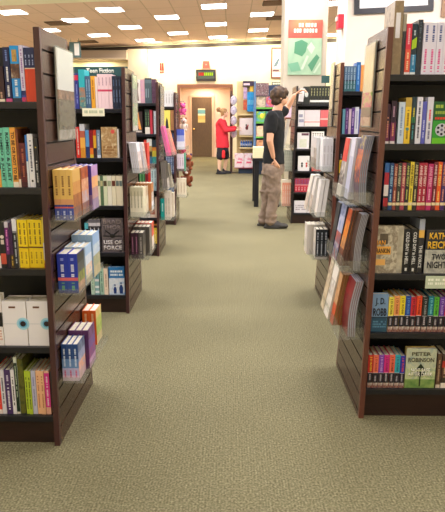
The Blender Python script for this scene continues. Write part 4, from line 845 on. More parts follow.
# teal sign behind the second left bookcase
t = thing('section_sign', 'teal section sign with white lettering above the second left bookcase', 'sign', (PX(100, 70, 4.53), 4.53, PZ(100, 80, 4.53)))
w_, h_ = PX(127.5, 70, 4.53) - PX(72.5, 70, 4.53), PZ(100, 66.6, 4.53) - PZ(100, 80, 4.53)
MB().box((-w_ / 2, 0, 0), (w_ / 2, .015, h_), mat('#1e4c50', .4)).build('sign_board', t)
text('sign_lettering', 'Teen Fiction', '#f4f4e8', w_ * .5, h_ * .36, (0, -.001, h_ * .7), t, 0, .03)
# ------------------------------------------------------------------ things hanging and standing farther back
def J(u, v, Y): return P(u, v, Y)
def plush(label, loc, sc, c, c2, pig=False):
    root = thing('plush_toy', label, 'plush toy', loc); m = mottle([c, c], 40, .95, (1, 1, 1), .6); m2 = mat(c2, .9)
    b = MB(); b.ball((0, 0, .07 * sc), (.055 * sc, .05 * sc, .065 * sc), m, 14, 10, .03)
    for s in (-1, 1):
        b.ball((s * .035 * sc, -.035 * sc, .015 * sc), (.024 * sc, .035 * sc, .02 * sc), m, 10, 8, .03); b.ball((s * .055 * sc, -.02 * sc, .085 * sc), (.018 * sc, .02 * sc, .035 * sc), m, 10, 8, .03)
    b.build('body', root)
    b = MB(); b.ball((0, -.01 * sc, .165 * sc), (.052 * sc, .048 * sc, .048 * sc), m, 14, 10, .02)
    b.ball((0, -.055 * sc, .155 * sc), (.02 * sc, .015 * sc, .015 * sc), m2, 10, 8)
    for s in (-1, 1):
        b.ball((s * .036 * sc, 0, .21 * sc), (.018 * sc, .008 * sc, .02 * sc), m2, 10, 8); b.ball((s * .02 * sc, -.055 * sc, .178 * sc), .005 * sc, mat('#141010', .2), 8, 6)
    h = b.build('head', root)
    MB().tube((0, .0, .2 * sc), (0, .0, .25 * sc), .002, mat('#dddddd')).build('hang_loop', root); return root
PLS = []
for lab, u, v, Y, sc, c, c2 in (('hot pink plush pig hanging beside the fourth left bookcase', 183, 115, 8.25, .72, '#e860a0', '#d03c80'),
    ('white and brown plush dog above the blue and white books', 184, 131, 8.35, .8, '#ecd8cc', '#9c5c3c'), ('pink plush ball-shaped toy between the pockets, fourth left bookcase', 183.5, 153.5, 8.3, .6, '#e86488', '#f0b0c0'),
    ('brown and purple plush bear hanging in the aisle, upper one', 188.6, 169.5, 8.5, 1.0, '#9c5838', '#5c4470'), ('brown and white plush dog below the purple bear', 187, 186, 8.5, 1.25, '#8c4c30', '#f0e4d8')):
    p = J(u, v, Y); plush(lab, p, sc, c, c2); PLS.append((u, v, Y, sc))
# spinner carrying the plush toys, standing behind the fourth left bookcase
sp = thing('toy_rack', 'slim brown peg strip with plush toys on the fourth left bookcase end', 'rack', (-.743, 8.28, .62)); g_ = mat('#5c3c34', .4)
MB().box((-.012, -.02, 0), (.0, .02, 1.1), g_).build('strip', sp); sp.rotation_euler.y = math.atan(LEAN)
for u, v, Y, sc in PLS:
    p = J(u, v, Y); zt = p.z + .25 * sc - .62; q = Vector((p.x + .743, p.y - 8.28, zt))
    MB().tube((0, 0, zt), q, .004, g_, n=6).build('peg', sp)
# red exit-like board above the door, alarm boxes, red wall marks
t = thing('display_board', 'black framed board with red and yellow-green lettering above doorway', 'sign', (PX(206, 75, NW), NW - .08, PZ(206, 81, NW)))
w_, h_ = (PX(216, 75, NW) - PX(196.2, 75, NW)), PZ(200, 69.5, NW) - PZ(200, 81, NW)
MB().box((-w_/2, 0, 0), (w_/2, .08, h_), mat('#241c20', .4)).build('frame', t)
MB().box((-w_/2 + .06, -.006, .07), (w_/2 - .06, -.0005, h_ - .06), mat('#3a443c', .4)).build('panel', t)
b = MB(); r_ = emis('#f03428', 1.1); y_ = emis('#c4e428', 1.1); x = -w_/2 + .09
for k in range(8):
    m = r_ if k < 3 else y_; b.box((x, -.011, h_*.45), (x + .048, -.0065, h_*.72), m); x += .064
b.build('lettering', t)
p = J(206.3, 68.5, NW); t = thing('alarm_box', 'pale red alarm box on the wall above the lettered board', 'alarm', (p.x, NW, p.z))
MB().prism([(-.13, -.1, 0), (.13, -.1, 0), (.11, -.1, .24), (-.11, -.1, .24)], (0, .0995, 0), mat('#d04840', .4)).build('housing', t); MB().box((-.03, -.115, .1), (.03, -.1005, .14), mat('#e89088', .2)).build('strobe_lens', t); MB().box((-.15, -.11, -.05), (.15, -.001, -.0005), mat('#8c7060', .5)).build('bracket', t)
for i, u in enumerate((160.7, 162.9)):
    za, zb = PZ(u, 73, NW), PZ(u, 63, NW); x = PX(u, 68, NW)
    tag(MB().box((x - .03, NW - .02, za + .08), (x + .03, NW - .001, zb), mat('#c02820', .5)).box((x - .03, NW - .02, za), (x + .03, NW - .001, za + .05), mat('#c02820', .5)).build('wall_decal'), ('left', 'right')[i] + ' one of two narrow red upright marks high on the wall', 'wall mark')
p = J(345, 30, RW + .1); w2 = .12
t = thing('fire_alarm', 'small red fire alarm box on the end of the right wall', 'alarm', (rx, RW + .35, PZ(342, 29, RW + .35)))
hA = PZ(342, 15, RW + .35) - PZ(342, 29, RW + .35)
MB().box((-.09, -.1, 0), (-.001, .1, hA), mat('#c8243c', .4)).build('housing', t); MB().box((-.115, -.05, hA * .55), (-.0905, .05, hA * .85), mat('#f0d8d0', .2)).build('strobe_lens', t)
# picture frame on the right wall, second at the edge
def frame(label, x0, x1, z0, z1, Y, fw, fc, inner, tilt=0, art=None):
    t = thing('picture_frame', label, 'picture', ((x0 + x1) / 2, Y, (z0 + z1) / 2)); w, h = (x1 - x0) / 2, (z1 - z0) / 2; m = mat(fc, .3)
    MB().box((-w, -.035, -h), (w, -.001, -h + fw), m).box((-w, -.035, h - fw), (w, -.001, h), m).box((-w, -.035, -h + fw), (-w + fw, -.001, h - fw), m).box((w - fw, -.035, -h + fw), (w, -.001, h - fw), m).build('frame', t)
    MB().box((-w + fw, -.018, -h + fw), (w - fw, -.002, h - fw), inner).build('print', t)
    if art:
        b = MB(); art(b, w - fw, h - fw); b.build('print_art', t)
    t.rotation_euler.y = -tilt; return t
frame('large black framed picture with white mat high on the right wall', PX(352.5, 10, RW), PX(431.5, 10, RW), PZ(390, 13, RW), PZ(390, 13, RW) + 1.0, RW, .085, '#1c1a24', mat('#f0eef4', .3), .045)
frame('brown wooden picture frame on the right wall at the picture edge', PX(441, 10, RW), PX(441, 10, RW) + .8, PZ(441, 17, RW), PZ(441, 17, RW) + .8, RW, .1, '#8c6a50', mat('#e0d8cc', .4))
def pa(a, w, h):
    a.prism([(-w*.9, -.021, -h*.3), (-w*.5, -.021, -h*.2), (-w*.2, -.021, h*.35), (-w*.45, -.021, h*.3), (-w*.8, -.021, -h*.1)], (0, .002, 0), mat('#586c84'))
    a.prism([(w*.1, -.021, h*.25), (w*.6, -.021, h*.45), (w*.9, -.021, h*.35), (w*.5, -.021, h*.2)], (0, .002, 0), mat('#5c94c8'))
    a.box((-w*.95, -.021, -h*.62), (w*.95, -.019, -h*.45), mat('#6c4c58')); a.box((-w*.3, -.0225, -h*.58), (w*.6, -.0211, -h*.5), mat('#e0c8c8')); a.box((-w*.95, -.021, -h*.4), (w*.95, -.019, -h*.36), mat('#7c94b0'))
fz0, fz1 = PZ(276, 78.5, NW), PZ(276, 47.5, NW)
frame('brown framed poster with blue figures, left of the banner column', PX(271, 60, NW), PX(293, 60, NW), fz0, fz1, NW, .05, '#7c4c40', mat('#eceef4', .4), 0, pa)
# banner on the column
bx0, bx1, bz0, bz1 = PX(288, 50, CY), PX(321.5, 50, CY), PZ(305, 75, CY), PZ(305, 20, CY); bw, bh = bx1 - bx0, bz1 - bz0
t = thing('banner', 'hanging banner with red-orange top and green picture on cream column', 'banner', ((bx0 + bx1) / 2, CY, bz0))
MB().box((-bw/2, -.03, 0), (bw/2, -.002, bh * .67), mottle(['#7ca488', '#9cbc9c', '#a8c4a4'], 3, .5)).build('green_panel', t)
MB().box((-bw/2, -.03, bh * .672), (bw/2, -.002, bh), mottle(['#d88858', '#cc5444', '#c84c40'], 1.6, .5)).build('red_panel', t)
b = MB(); g1, g2, g3 = mat('#4c8c68'), mat('#bcd0b8'), mat('#6ca484')
b.prism([(-bw*.32, -.032, bh*.4), (-bw*.3, -.032, bh*.6), (-bw*.1, -.032, bh*.64), (bw*.08, -.032, bh*.58), (bw*.02, -.032, bh*.42), (-bw*.08, -.032, bh*.34)], (0, .002, 0), g1)
b.prism([(bw*.06, -.033, bh*.5), (bw*.18, -.033, bh*.6), (bw*.3, -.033, bh*.5), (bw*.2, -.033, bh*.38)], (0, .0012, 0), g2)
b.prism([(-bw*.5, -.033, bh*.2), (-bw*.2, -.033, bh*.24), (-bw*.1, -.033, bh*.08), (-bw*.4, -.033, bh*.06)], (0, .0012, 0), g3)
b.prism([(-bw*.12, -.034, bh*.1), (bw*.06, -.034, bh*.36), (bw*.12, -.034, bh*.34), (-bw*.04, -.034, bh*.1)], (0, .0008, 0), g2)
b.prism([(bw*.1, -.034, bh*.18), (bw*.35, -.034, bh*.38), (bw*.44, -.034, bh*.32), (bw*.22, -.034, bh*.06)], (0, .0008, 0), g1)
b.prism([(bw*.26, -.035, bh*.04), (bw*.46, -.035, bh*.24), (bw*.48, -.035, bh*.2), (bw*.32, -.035, bh*.03)], (0, .0006, 0), g2)
b.build('banner_picture', t)
bb = dashes(bw, bh, '#fbe4d0', False, 5, 1, 0, .74, .96, 2)
b = MB(); m = mat('#fbe8d8')
for z, xs in ((.87, (-.2, -.12, .0, .08, .17, .26)), (.77, (-.34, -.26, -.18, -.05, .03, .12, .2, .29))):
    for q in xs: b.box((q * bw, -.034, z * bh), ((q + .055) * bw, -.0305, (z + .07) * bh), m)
b.build('banner_lettering', t)
# hanging sign upper left, small plaques
hx0, hx1, hz0, hz1 = PX(69.5, 50, 19), PX(80.5, 50, 19), PZ(75, 57.5, 19), PZ(75, 42, 19)
t = thing('hanging_sign', 'small teal hanging sign with white panel beyond the front left bookcase', 'sign', ((hx0 + hx1) / 2, 19, hz0)); hw, hh = (hx1 - hx0) / 2, hz1 - hz0
MB().box((-hw, 0, 0), (hw, .05, hh), mat('#5c7c80', .5)).build('panel', t); MB().box((-.02, -.006, .06), (hw - .04, -.0005, hh - .04), mat('#f8fafc', .4)).build('white_card', t)
MB().tube((-hw * .7, .025, hh), (-hw * .7, .025, ceil_z(t.location.x) - hz0), .008, mat('#888888')).tube((hw * .7, .025, hh), (hw * .7, .025, ceil_z(t.location.x) - hz0), .008, mat('#888888')).build('hanger', t)
for u0, u1, v0, v1, n in ((244.5, 258, 83, 86.4, 'dark plaque with white lettering left of the framed poster'), (271.5, 285, 82, 85.4, 'dark plaque with white lettering under the framed poster')):
    x0, x1, z0, z1 = PX(u0, v1, NW), PX(u1, v1, NW), PZ(u0, v1, NW), PZ(u0, v0, NW)
    t = thing('wall_plaque', n, 'sign', ((x0 + x1) / 2, NW, z0)); w, h = x1 - x0, z1 - z0
    MB().box((-w/2, -.03, 0), (w/2, -.001, h), mat('#6c7470', .5)).build('plate', t)
    b = MB(); x = -w * .4
    while x < w * .36: b.box((x, -.034, h * .3), (x + .035, -.0305, h * .7), mat('#f4f4ec')); x += .055
    b.build('lettering', t)
t = thing('section_sign', 'small teal sign plate on the wall right of the banner column', 'sign', (PX(325.6, 80, 10.6), 10.6, PZ(326, 83, 10.6)))
MB().box((-.07, 0, 0), (.07, .02, PZ(326, 75.5, 10.6) - PZ(326, 83, 10.6)), mat('#24504e', .5)).build('sign_board', t); MB().box((-.006, .005, -1.3), (.006, .017, 0), mat('#444444')).build('post', t)
MB().box((-.12, -.1, -t.location.z), (.12, .12, -t.location.z + .02), mat('#333333')).box((-.01, 0, -t.location.z + .02), (.01, .02, -1.3), mat('#444444')).build('stand', t)
# ---- kids section: cream slatted display end
KY = 15.7
def bxm(b, u0, u1, v0, v1, y0, y1, m, Yr=None):
    Yr = Yr or y0; b.box((PX(u0, v1, Yr), y0, PZ((u0 + u1) / 2, v1, Yr)), (PX(u1, v1, Yr), y1, PZ((u0 + u1) / 2, v0, Yr)), m); return b
cream = mottle(['#ecd8a0', '#e4cc94'], 3, .6); navy = mat('#2c405c', .5); blue = mat('#5c7ca4', .5)
K = thing('display_rack', 'cream display rack of toys and gifts behind the reaching person', 'display rack', (PX(246, 174, KY), KY, 0))
def kb(b, name): bmesh.ops.translate(b.bm, verts=b.bm.verts, vec=-K.location); return b.build(name, K)
zK = .16
kb(MB().box((PX(238.5, 174, KY), KY, 0), (PX(258, 174, KY), KY + .7, zK), navy), 'base')
kb(bxm(MB(), 236.5, 253.5, 80.5, 168, KY + .35, KY + .4, cream, KY), 'back_panel')
kb(bxm(MB(), 243, 254, 80.8, 85.8, KY + .05, KY + .34, mat('#3c2c44', .5), KY), 'header')
kb(bxm(MB(), 243.6, 249.8, 83.2, 85.2, KY + .04, KY + .049, mat('#e8c8d4', .5), KY), 'header_label')
for v in (114, 135.6, 147.4): kb(bxm(MB(), 239, 253, v, v + 1.3, KY + .02, KY + .35, cream, KY), 'shelf')
kb(MB().box((PX(253.4, 140, KY), KY - .02, zK), (PX(255.4, 140, KY), KY + .7, PZ(250, 81, KY)), blue), 'side_panel')
kb(MB().box((PX(239, 140, KY), KY + .02, zK), (PX(253.3, 140, KY), KY + .35, zK + .03), cream), 'bottom_shelf')
def item(name, label, cat, u0, u1, v0, v1, y, d, m, grp=None, extra=None):
    x0, x1, z0, z1 = PX(u0, v1, y), PX(u1, v1, y), PZ((u0 + u1) / 2, v1, y), PZ((u0 + u1) / 2, v0, y)
    t = thing(name, label, cat, ((x0 + x1) / 2, y, z0), grp); w, h = (x1 - x0) / 2, z1 - z0
    MB().box((-w, 0, 0), (w, d, h), m).build('box_body', t, .004)
    if extra:
        b = MB(); extra(b, w, h); b.build('printed_label', t)
    return t
for k in range(4):
    item('blue_package', 'one of four bright blue packages hanging in a row', 'package', 247.2 + k * 1.62, 248.7 + k * 1.62, 92, 111.6, KY + .1, .12, mottle(['#1c80d0', '#38b4ec'], 9, .3), 'bright blue packages hanging in a row', lambda a, w, h: a.box((-w*.6, -.003, h*.35), (w*.6, -.0005, h*.6), mat('#7cd0f0')))
item('toy_package', 'purple and red toy package left of the blue packages', 'package', 243.4, 247, 87, 99, KY + .12, .1, mottle(['#8c70b0', '#c8a8c0', '#5c6cb0'], 9, .4))
item('toy_package', 'orange-red toy package below the purple one', 'package', 243.2, 247, 100, 110, KY + .12, .1, mottle(['#e87038', '#b84c38', '#e8a060'], 9, .4))
item('yellow_box', 'small yellow box on top shelf over the blue packages', 'box', 249.8, 253.4, 86, 91.6, KY + .1, .1, mat('#f0c040', .4))
item('gift_bag', 'large white gift bag with dark red ornament', 'bag', 239.5, 252.6, 118, 135, KY + .05, .14, mottle(['#e8d8d4', '#f0e4dc'], 8, .5), None,
     lambda a, w, h: (a.ball((w*.1, -.004, h*.42), (w*.22, .003, h*.12), mat('#6c1c24')), a.ball((w*.02, -.004, h*.58), (w*.1, .003, h*.07), mat('#2c1c20')), a.ball((w*.28, -.004, h*.56), (w*.09, .003, h*.07), mat('#c83c40'))))
for k in range(5):
    x = PX(241.5 + k * 2.4, 146.8, KY); z0 = PZ(246, 147.3, KY); t = thing('bottle', 'one of five blue bottles on the middle shelf of cream display', 'bottle', (x, KY + .12, z0), 'blue bottles on cream display rack')
    MB().tube((0, 0, 0), (0, 0, .13), .028, mat('#3864a8', .2)).tube((0, 0, .13), (0, 0, .155), .028, mat('#3864a8', .2), .012).build('bottle_body', t)
    MB().tube((0, 0, .156), (0, 0, .18), .013, mat('#e8e8f0', .3)).build('cap', t); MB().tube((0, 0, .03), (0, 0, .09), .029, mat('#a8b8dc', .4)).build('label_band', t)
for u0, u1, n in ((234.6, 243.6, 'left'), (244.2, 253, 'right')):
    item('pink_box', n + ' one of two white and pink boxes low on cream display', 'box', u0, u1, 153.5, 167.5, KY - .1, .2, mottle(['#f0d0d4', '#f4e4e4', '#e890a0'], 14, .4), None, lambda a, w, h: (a.box((-w*.5, -.003, h*.3), (w*.6, -.0005, h*.42), mat('#e0647c')), a.box((-w*.3, -.003, h*.55), (w*.7, -.0005, h*.65), mat('#e88498'))))
    MB  # boxes hang over the low shelf
kb(MB().box((PX(234.4, 167.5, KY - .1), KY - .12, PZ(240, 168.4, KY - .1)), (PX(253.2, 167.5, KY - .1), KY + .36, PZ(240, 167.6, KY - .1)), mat('#8c2c3c', .5)), 'low_shelf')
# bag spinner
SY = 15.9; t = thing('bag_rack', 'post with lilac grey packages hanging beside the cream display', 'rack', (PX(231.2, 170, SY), SY, 0))
MB().box((-.03, -.03, 0), (.03, .03, 2.1), mat('#4c3028', .5)).build('post', t); MB().tube((0, 0, 0), (0, 0, .02), .16, mat('#3c2c28', .5), n=20).build('base', t)
for k, v in enumerate((100.5, 110.3, 120.5, 133)):
    z = PZ(233, v, SY) + .14; MB().tube((.0, -.03, z), (.07, -.14, z), .006, mat('#888888', .3, .8)).build('peg', t)
    q = thing('hanging_package', ('topmost', 'second', 'third', 'lowest')[k] + ' lilac grey package hanging on the post', 'package', (PX(233.6, v, SY - .15), SY - .15, z - .26)); b = MB(); b.ball((0, 0, .12), (.085, .04, .12), mottle(['#a8a0b8', '#d8d0dc', '#74708c'], 12, .5), 12, 8, .05); b.build('package_body', q); MB().tube((0, 0, .24), (0, 0, .262), .004, mat('#cccccc')).build('hang_tab', q)
# ---- blue shelving with green edged shelves
BY = 15.0; K = thing('toy_shelving', 'blue grey shelving with green edged shelves left of the man', 'shelving', (PX(270, 170, BY), BY, 0))
kb(MB().box((PX(253.8, 150, BY), BY, 0), (PX(255.6, 150, BY), BY + .5, PZ(255, 84, BY)), blue), 'side_panel'); kb(MB().box((PX(290, 150, BY), BY, 0), (PX(291.8, 150, BY), BY + .5, PZ(255, 84, BY)), blue), 'side_panel')
kb(MB().box((PX(255.7, 150, BY), BY + .45, 0), (PX(289.9, 150, BY), BY + .5, PZ(255, 84, BY)), navy), 'back_panel')
kb(bxm(MB(), 255.8, 268.6, 83, 95.6, BY - .02, BY + .1, mottle(['#5c4044', '#8c7074', '#4c3438', '#b0a0a0'], 22, .6), BY), 'top_sign')
for v in (107.4, 122, 136.6, 150): kb(bxm(MB(), 255.7, 289.9, v, v + 1.5, BY, BY + .449, mat('#5ca844' if v > 107 else '#58a04c', .5), BY), 'shelf')
for k, (v0, v1) in enumerate(((96.5, 107.2), (111.5, 121.8), (126, 136.4), (140, 149.8))):
    for j, (u0, u1) in enumerate(((256.2, 265.4), (266, 275), (275.6, 284.6))):
        cc = [[['#7c6c58', '#c8b8a0', '#4c4038'], ['#5c84c8', '#c84c4c', '#e8e8f0'], ['#f0d048', '#e8e0c0']], [['#4c98d0', '#68b048', '#f0d840'], ['#3c84c4', '#58a040'], ['#e87c5c', '#f0d8b8']],
              [['#d89c88', '#e8c8a8', '#88b058'], ['#c87c6c', '#f0e0c8'], ['#58a8c8', '#e8e8e0']], [['#8c4c38', '#d8a070', '#5c6ca0'], ['#a85c40', '#e0c090'], ['#6c88b8', '#e8d8c8']]][k][j]
        item('toy_box', '%s picture toy box on the %s green edged shelf' % (('left', 'middle', 'right')[j], ('top', 'second', 'third', 'lowest')[k]), 'box', u0, u1, v0, v1, BY + .03, .25, mottle(cc, 7, .4), None,
             (lambda a, w, h: a.ball((w*.2, -.002, h*.6), (w*.42, .004, h*.24), mat('#f0d040', .5))) if (k, j) == (1, 0) else None)
# ---- display table left of the man
TY = 9.62; tz = PZ(258, 158.3, TY); K = thing('display_table', 'black display table with books on it, behind the man', 'table', (PX(272, 200, TY), TY, 0)); bk = mat('#15161c', .45)
tx0, tx1 = PX(252.6, 158, TY), PX(282, 158, TY)
kb(MB().box((tx0, TY, tz - .05), (tx1, TY + .8, tz), bk), 'tabletop')
for x in (tx0 + .03, tx1 - .1):
    for y in (TY + .02, TY + .72): kb(MB().box((x, y, 0), (x + .075, y + .06, tz - .05), bk), 'leg')
for k, (u0, u1, v0, y, cc, n) in enumerate(((253.2, 264.6, 147.5, TY + .05, '#efe2b4', 'cream box-like stack of paper at front left of the display table'), (266, 273, 150, TY + .05, '#e0d4c0', 'pale book stack right of the cream stack on the table'),
                                       (274, 281, 146, TY + .05, '#e8d8a8', 'pale yellow book stack at front right of the table'))):
    x0, x1 = PX(u0, 158, y), PX(u1, 158, y); h = PZ(258, v0, y) - PZ(258, 158.3, y); t = thing('paper_stack', n, 'book', ((x0 + x1) / 2, y, tz + .0005)); w = (x1 - x0) / 2
    nl = 5
    for i in range(nl): MB().box((-w + .002 * (i % 2), .001 * i, h * i / nl + .0004), (w - .002 * (i % 3), .26, h * (i + 1) / nl), mat(cc, .6)).build('book_layer', t)
# ---- low wooden display box with books behind the man
GY = 9.75; K = thing('display_stand', 'brown wooden book stand behind the man, left of farthest right bookcase', 'display stand', (PX(287, 200, GY), GY, 0)); wd = wood('#6c3c28', '#7c4a34', .4, 'x')
gx0, gx1 = PX(283.4, 200, GY), PX(299, 200, GY); g1z = PZ(286, 126.6, GY); g2z = PZ(286, 117.4, GY)
kb(MB().box((gx0, GY, .09), (gx1, GY + .5, g1z), mat('#d8ccb0', .6)), 'body'); kb(MB().box((gx0, GY - .02, 0), (gx1, GY + .52, .09), mat('#7c6040', .6)), 'base'); kb(MB().box((gx0, GY - .02, g1z), (gx1, GY + .5, g2z), wd), 'top_box')
for k, (cc, n) in enumerate((('#e0a8b8', 'pink'), ('#c8a8c8', 'mauve'), ('#5c84d0', 'blue'), ('#d898b0', 'rose'))):
    w = (gx1 - gx0) / 4; book('hardcover_book', n + ' cover standing on top of the brown wooden stand', None, w - .004, PZ(286, 101 + 3 * (k % 2), GY) - g2z, .04, S(c=[cc, '#e8d0d8']), (gx0 + w * (k + .5), GY + .05, g2z + .0005), 'cover')
# ------------------------------------------------------------------ people
def capsule(b, m, p0, r0, p1, r1, n=14):
    p0, p1 = Vector(p0), Vector(p1); d = p1 - p0; L = d.length
    for k in range(max(2, int(L / (min(r0, r1) * .35)) + 1)):
        pass
    b.tube(p0, p1, r0, m, r1, n); b.ball(p0, r0, m, n, 8); b.ball(p1, r1, m, n, 8)
def blob(parts, m, name, parent, vox=.012, smooth=4, noise=0, nscale=12):
    """one continuous skin from overlapping tapered limbs"""
    b = MB()
    for q in parts:
        if q[0] == 'c': capsule(b, m, *q[1:])
        elif q[0] == 'e': b.ball(q[1], q[2], m, 18, 12)
        elif q[0] == 'h':                       # chain of ellipse sections (centre, rx, ry) stacked upwards
            secs = q[1]; rings = []
            for c, rx_, ry_ in secs: rings.append([b.bm.verts.new((c[0] + rx_ * math.cos(2*math.pi*k/20), c[1] + ry_ * math.sin(2*math.pi*k/20), c[2])) for k in range(20)])
            b.bm.faces.new(rings[0][::-1]); b.bm.faces.new(rings[-1])
            for A, B in zip(rings, rings[1:]):
                for k in range(20): b.bm.faces.new([A[k], A[(k+1) % 20], B[(k+1) % 20], B[k]])
    o = b.build(name)
    r = o.modifiers.new('remesh', 'REMESH'); r.mode = 'VOXEL'; r.voxel_size = vox; r.use_smooth_shade = True
    s = o.modifiers.new('smooth', 'SMOOTH'); s.factor = .5; s.iterations = smooth
    if noise:
        tx = bpy.data.textures.new('folds', 'CLOUDS'); tx.noise_scale = nscale; dm = o.modifiers.new('folds', 'DISPLACE'); dm.texture = tx; dm.strength = noise; dm.mid_level = .5; dm.texture_coords = 'LOCAL'
    bpy.context.view_layer.update()
    me = bpy.data.meshes.new_from_object(o.evaluated_get(bpy.context.evaluated_depsgraph_get()))
    bpy.data.objects.remove(o); me.name = name
    for p in me.polygons: p.use_smooth = True
    me.materials.clear(); me.materials.append(m)
    o = bpy.data.objects.new(name, me); COL.objects.link(o)
    me.transform(Matrix.Translation(-parent.location)); o.parent = parent; return o
def hand(palm, dirv, side, r, curl, L):
    """palm plus five unequal bent fingers; dirv = pointing way, side = across the palm, curl = way the fingers bend"""
    d, s, c = [Vector(v).normalized() for v in (dirv, side, curl)]; p = Vector(palm); out = []
    for k in range(4):
        o = p + s * (k - 1.5) * r * 1.05; out.append(('c', p - d * L * .05, r * 1.15, o + d * L * .45, r * 1.05))
        ln = (.82, 1, .95, .75)[k] * L * .5; a = o + d * L * .45; m_ = a + (d * .85 + c * .5).normalized() * ln * .55; e = m_ + (d * .35 + c * .9).normalized() * ln * .5
        out += [('c', a, r * .95, m_, r * .82), ('c', m_, r * .82, e, r * .68)]
    a = p + s * -2 * r; m_ = a + (d * .6 - s * .8 + c * .2).normalized() * L * .3; e = m_ + (d + c * .5).normalized() * L * .22
    out += [('c', p, r, m_, r * .95), ('c', m_, r * .95, e, r * .75)]; return out
SKIN = mottle(['#d8a080', '#dca888'], 8, .5); SKIN2 = mottle(['#e0b498', '#e8bca0'], 8, .5)
# -- man
Ym = 7.78
def m(u, v, dy=0.): return J(u, v, Ym + dy)
MAN = thing('person', 'person in black t-shirt and khaki trousers reaching up to the top shelf', 'person', (PX(270, 227, Ym), Ym, 0))
hd = m(279.6, 97); nk = m(277.8, 107.5); sr = m(271.8, 116.5, -.17); sl = m(277.8, 115.5, .17)
er, wr = m(269.8, 141, -.22), m(273.3, 157, -.17)
el, wl = m(287.4, 107.5, .25), m(294.4, 95.4, .2)
hipz = PZ(272, 168, Ym)
kr, ar = m(273.8, 196, -.07), m(270.6, 221.5, -.07); kl, al = m(267.2, 196, .1), m(263.8, 221, .12); hr, hl = m(273, 170, -.085), m(271.5, 170, .085)
tors = ('h', [((m(273, 172)).to_tuple(), .125, .165), (m(273, 163).to_tuple(), .12, .16), (m(273.5, 150).to_tuple(), .112, .145), (m(273.8, 138).to_tuple(), .118, .155), (m(274, 127).to_tuple(), .125, .175), (m(274.4, 118).to_tuple(), .11, .17), (m(275.6, 112.5).to_tuple(), .075, .11)])
body = [tors, ('c', nk + Vector((-.02, 0, -.07)), .062, nk + Vector((.02, 0, .05)), .056), ('e', hd, (.088, .074, .112)), ('e', hd + Vector((.04, -.0, -.045)), (.062, .058, .062)),
        ('c', hd + Vector((.085, 0, .0)), .014, hd + Vector((.103, 0, -.022)), .013), ('e', hd + Vector((.012, -.076, -.012)), (.02, .012, .03)), ('e', hd + Vector((.012, .076, -.012)), (.02, .012, .03)),
        ('c', sr, .056, er, .042), ('c', er, .042, wr, .027), ('c', sl, .056, el, .042), ('c', el, .042, wl, .026),
        ('c', hr, .088, kr, .06), ('c', kr, .056, ar, .04), ('c', hl, .088, kl, .06), ('c', kl, .056, al, .04)]
body += hand(wr + Vector((.02, -.01, -.045)), (.5, .1, -1), (.9, -.2, .4), .0105, (.2, 1, 0), .16)
body += hand(wl + Vector((.03, 0, .03)), (.85, -.1, .5), (-.3, -1, .1), .0105, (.4, 0, -1), .16)
blob(body, SKIN, 'body', MAN, .0085, 2)
T = mat('#0e1013', .9)
blob([('h', [(m(273.4, 163.5).to_tuple(), .142, .178), (m(273.6, 150).to_tuple(), .135, .168), (m(274, 138).to_tuple(), .137, .172), (m(274, 127).to_tuple(), .142, .19), (m(274.2, 118.5).to_tuple(), .128, .188), (m(275.4, 113).to_tuple(), .095, .13), (m(276.2, 110.5).to_tuple(), .072, .082)]),
      ('c', sr, .078, sr + (er - sr) * .56, .07), ('c', sl, .078, sl + (el - sl) * .55, .07)], T, 'shirt', MAN, .012, 4, .03, .16)
KH = mottle(['#7c6a5a', '#8c7868', '#6e5e50'], 7, .9, (1, 1, 1), .3)
tr_ = [('h', [(m(272.6, 174).to_tuple(), .15, .182), (m(273, 168).to_tuple(), .148, .182), (m(273.4, 162.5).to_tuple(), .134, .17)])]
for h_, k_, a_ in ((hr, kr, ar), (hl, kl, al)):
    tr_ += [('c', h_, .11, k_, .084), ('c', k_, .082, a_, .066), ('e', a_ + Vector((.0, 0, .0)), (.082, .076, .045)), ('e', a_ + Vector((.012, 0, .075)), (.085, .078, .03)), ('e', k_ + Vector((-.01, 0, .06)), (.095, .09, .03))]
blob(tr_, KH, 'trousers', MAN, .012, 2, .05, .11)
HR = mottle(['#2c1c14', '#44301f', '#5c4228'], 22, .7, (1, 1, .6), .8)
blob([('e', hd + Vector((-.012, 0, .03)), (.116, .102, .104)), ('e', hd + Vector((-.035, 0, -.04)), (.078, .086, .075)), ('e', hd + Vector((.04, 0, .065)), (.07, .08, .055)), ('e', hd + Vector((-.03, 0, -.085)), (.05, .06, .04))], HR, 'hair', MAN, .01, 1, .04, .05)
SH = mat('#2f2c28', .6)
for nm, a_, yy in (('shoe', ar, -.07), ('shoe', al, .12)):
    hx = a_.x - .03
    blob([('c', (hx, a_.y, .048), .046, (hx + .2, a_.y - .015, .038), .036), ('e', (hx + .19, a_.y - .015, .036), (.075, .046, .034)), ('c', (hx + .01, a_.y, .09), .045, (hx + .06, a_.y, .075), .04), ('h', [((hx + .09, a_.y - .008, .002), .155, .045), ((hx + .09, a_.y - .008, .03), .155, .046)])], SH, 'shoe', MAN, .008, 2)
MB().ball(hd + Vector((.082, -.03, .008)) - MAN.location, .009, mat('#f4f0ec', .2)).ball(hd + Vector((.088, -.031, .008)) - MAN.location, .005, mat('#20140c', .2)).ball(hd + Vector((.082, .03, .008)) - MAN.location, .009, mat('#f4f0ec', .2)).ball(hd + Vector((.088, .031, .008)) - MAN.location, .005, mat('#20140c', .2)).build('eyes', MAN)
MB().ball(hd + Vector((.094, 0, -.058)) - MAN.location, (.01, .022, .006), mat('#b86c5c', .5)).build('mouth', MAN)
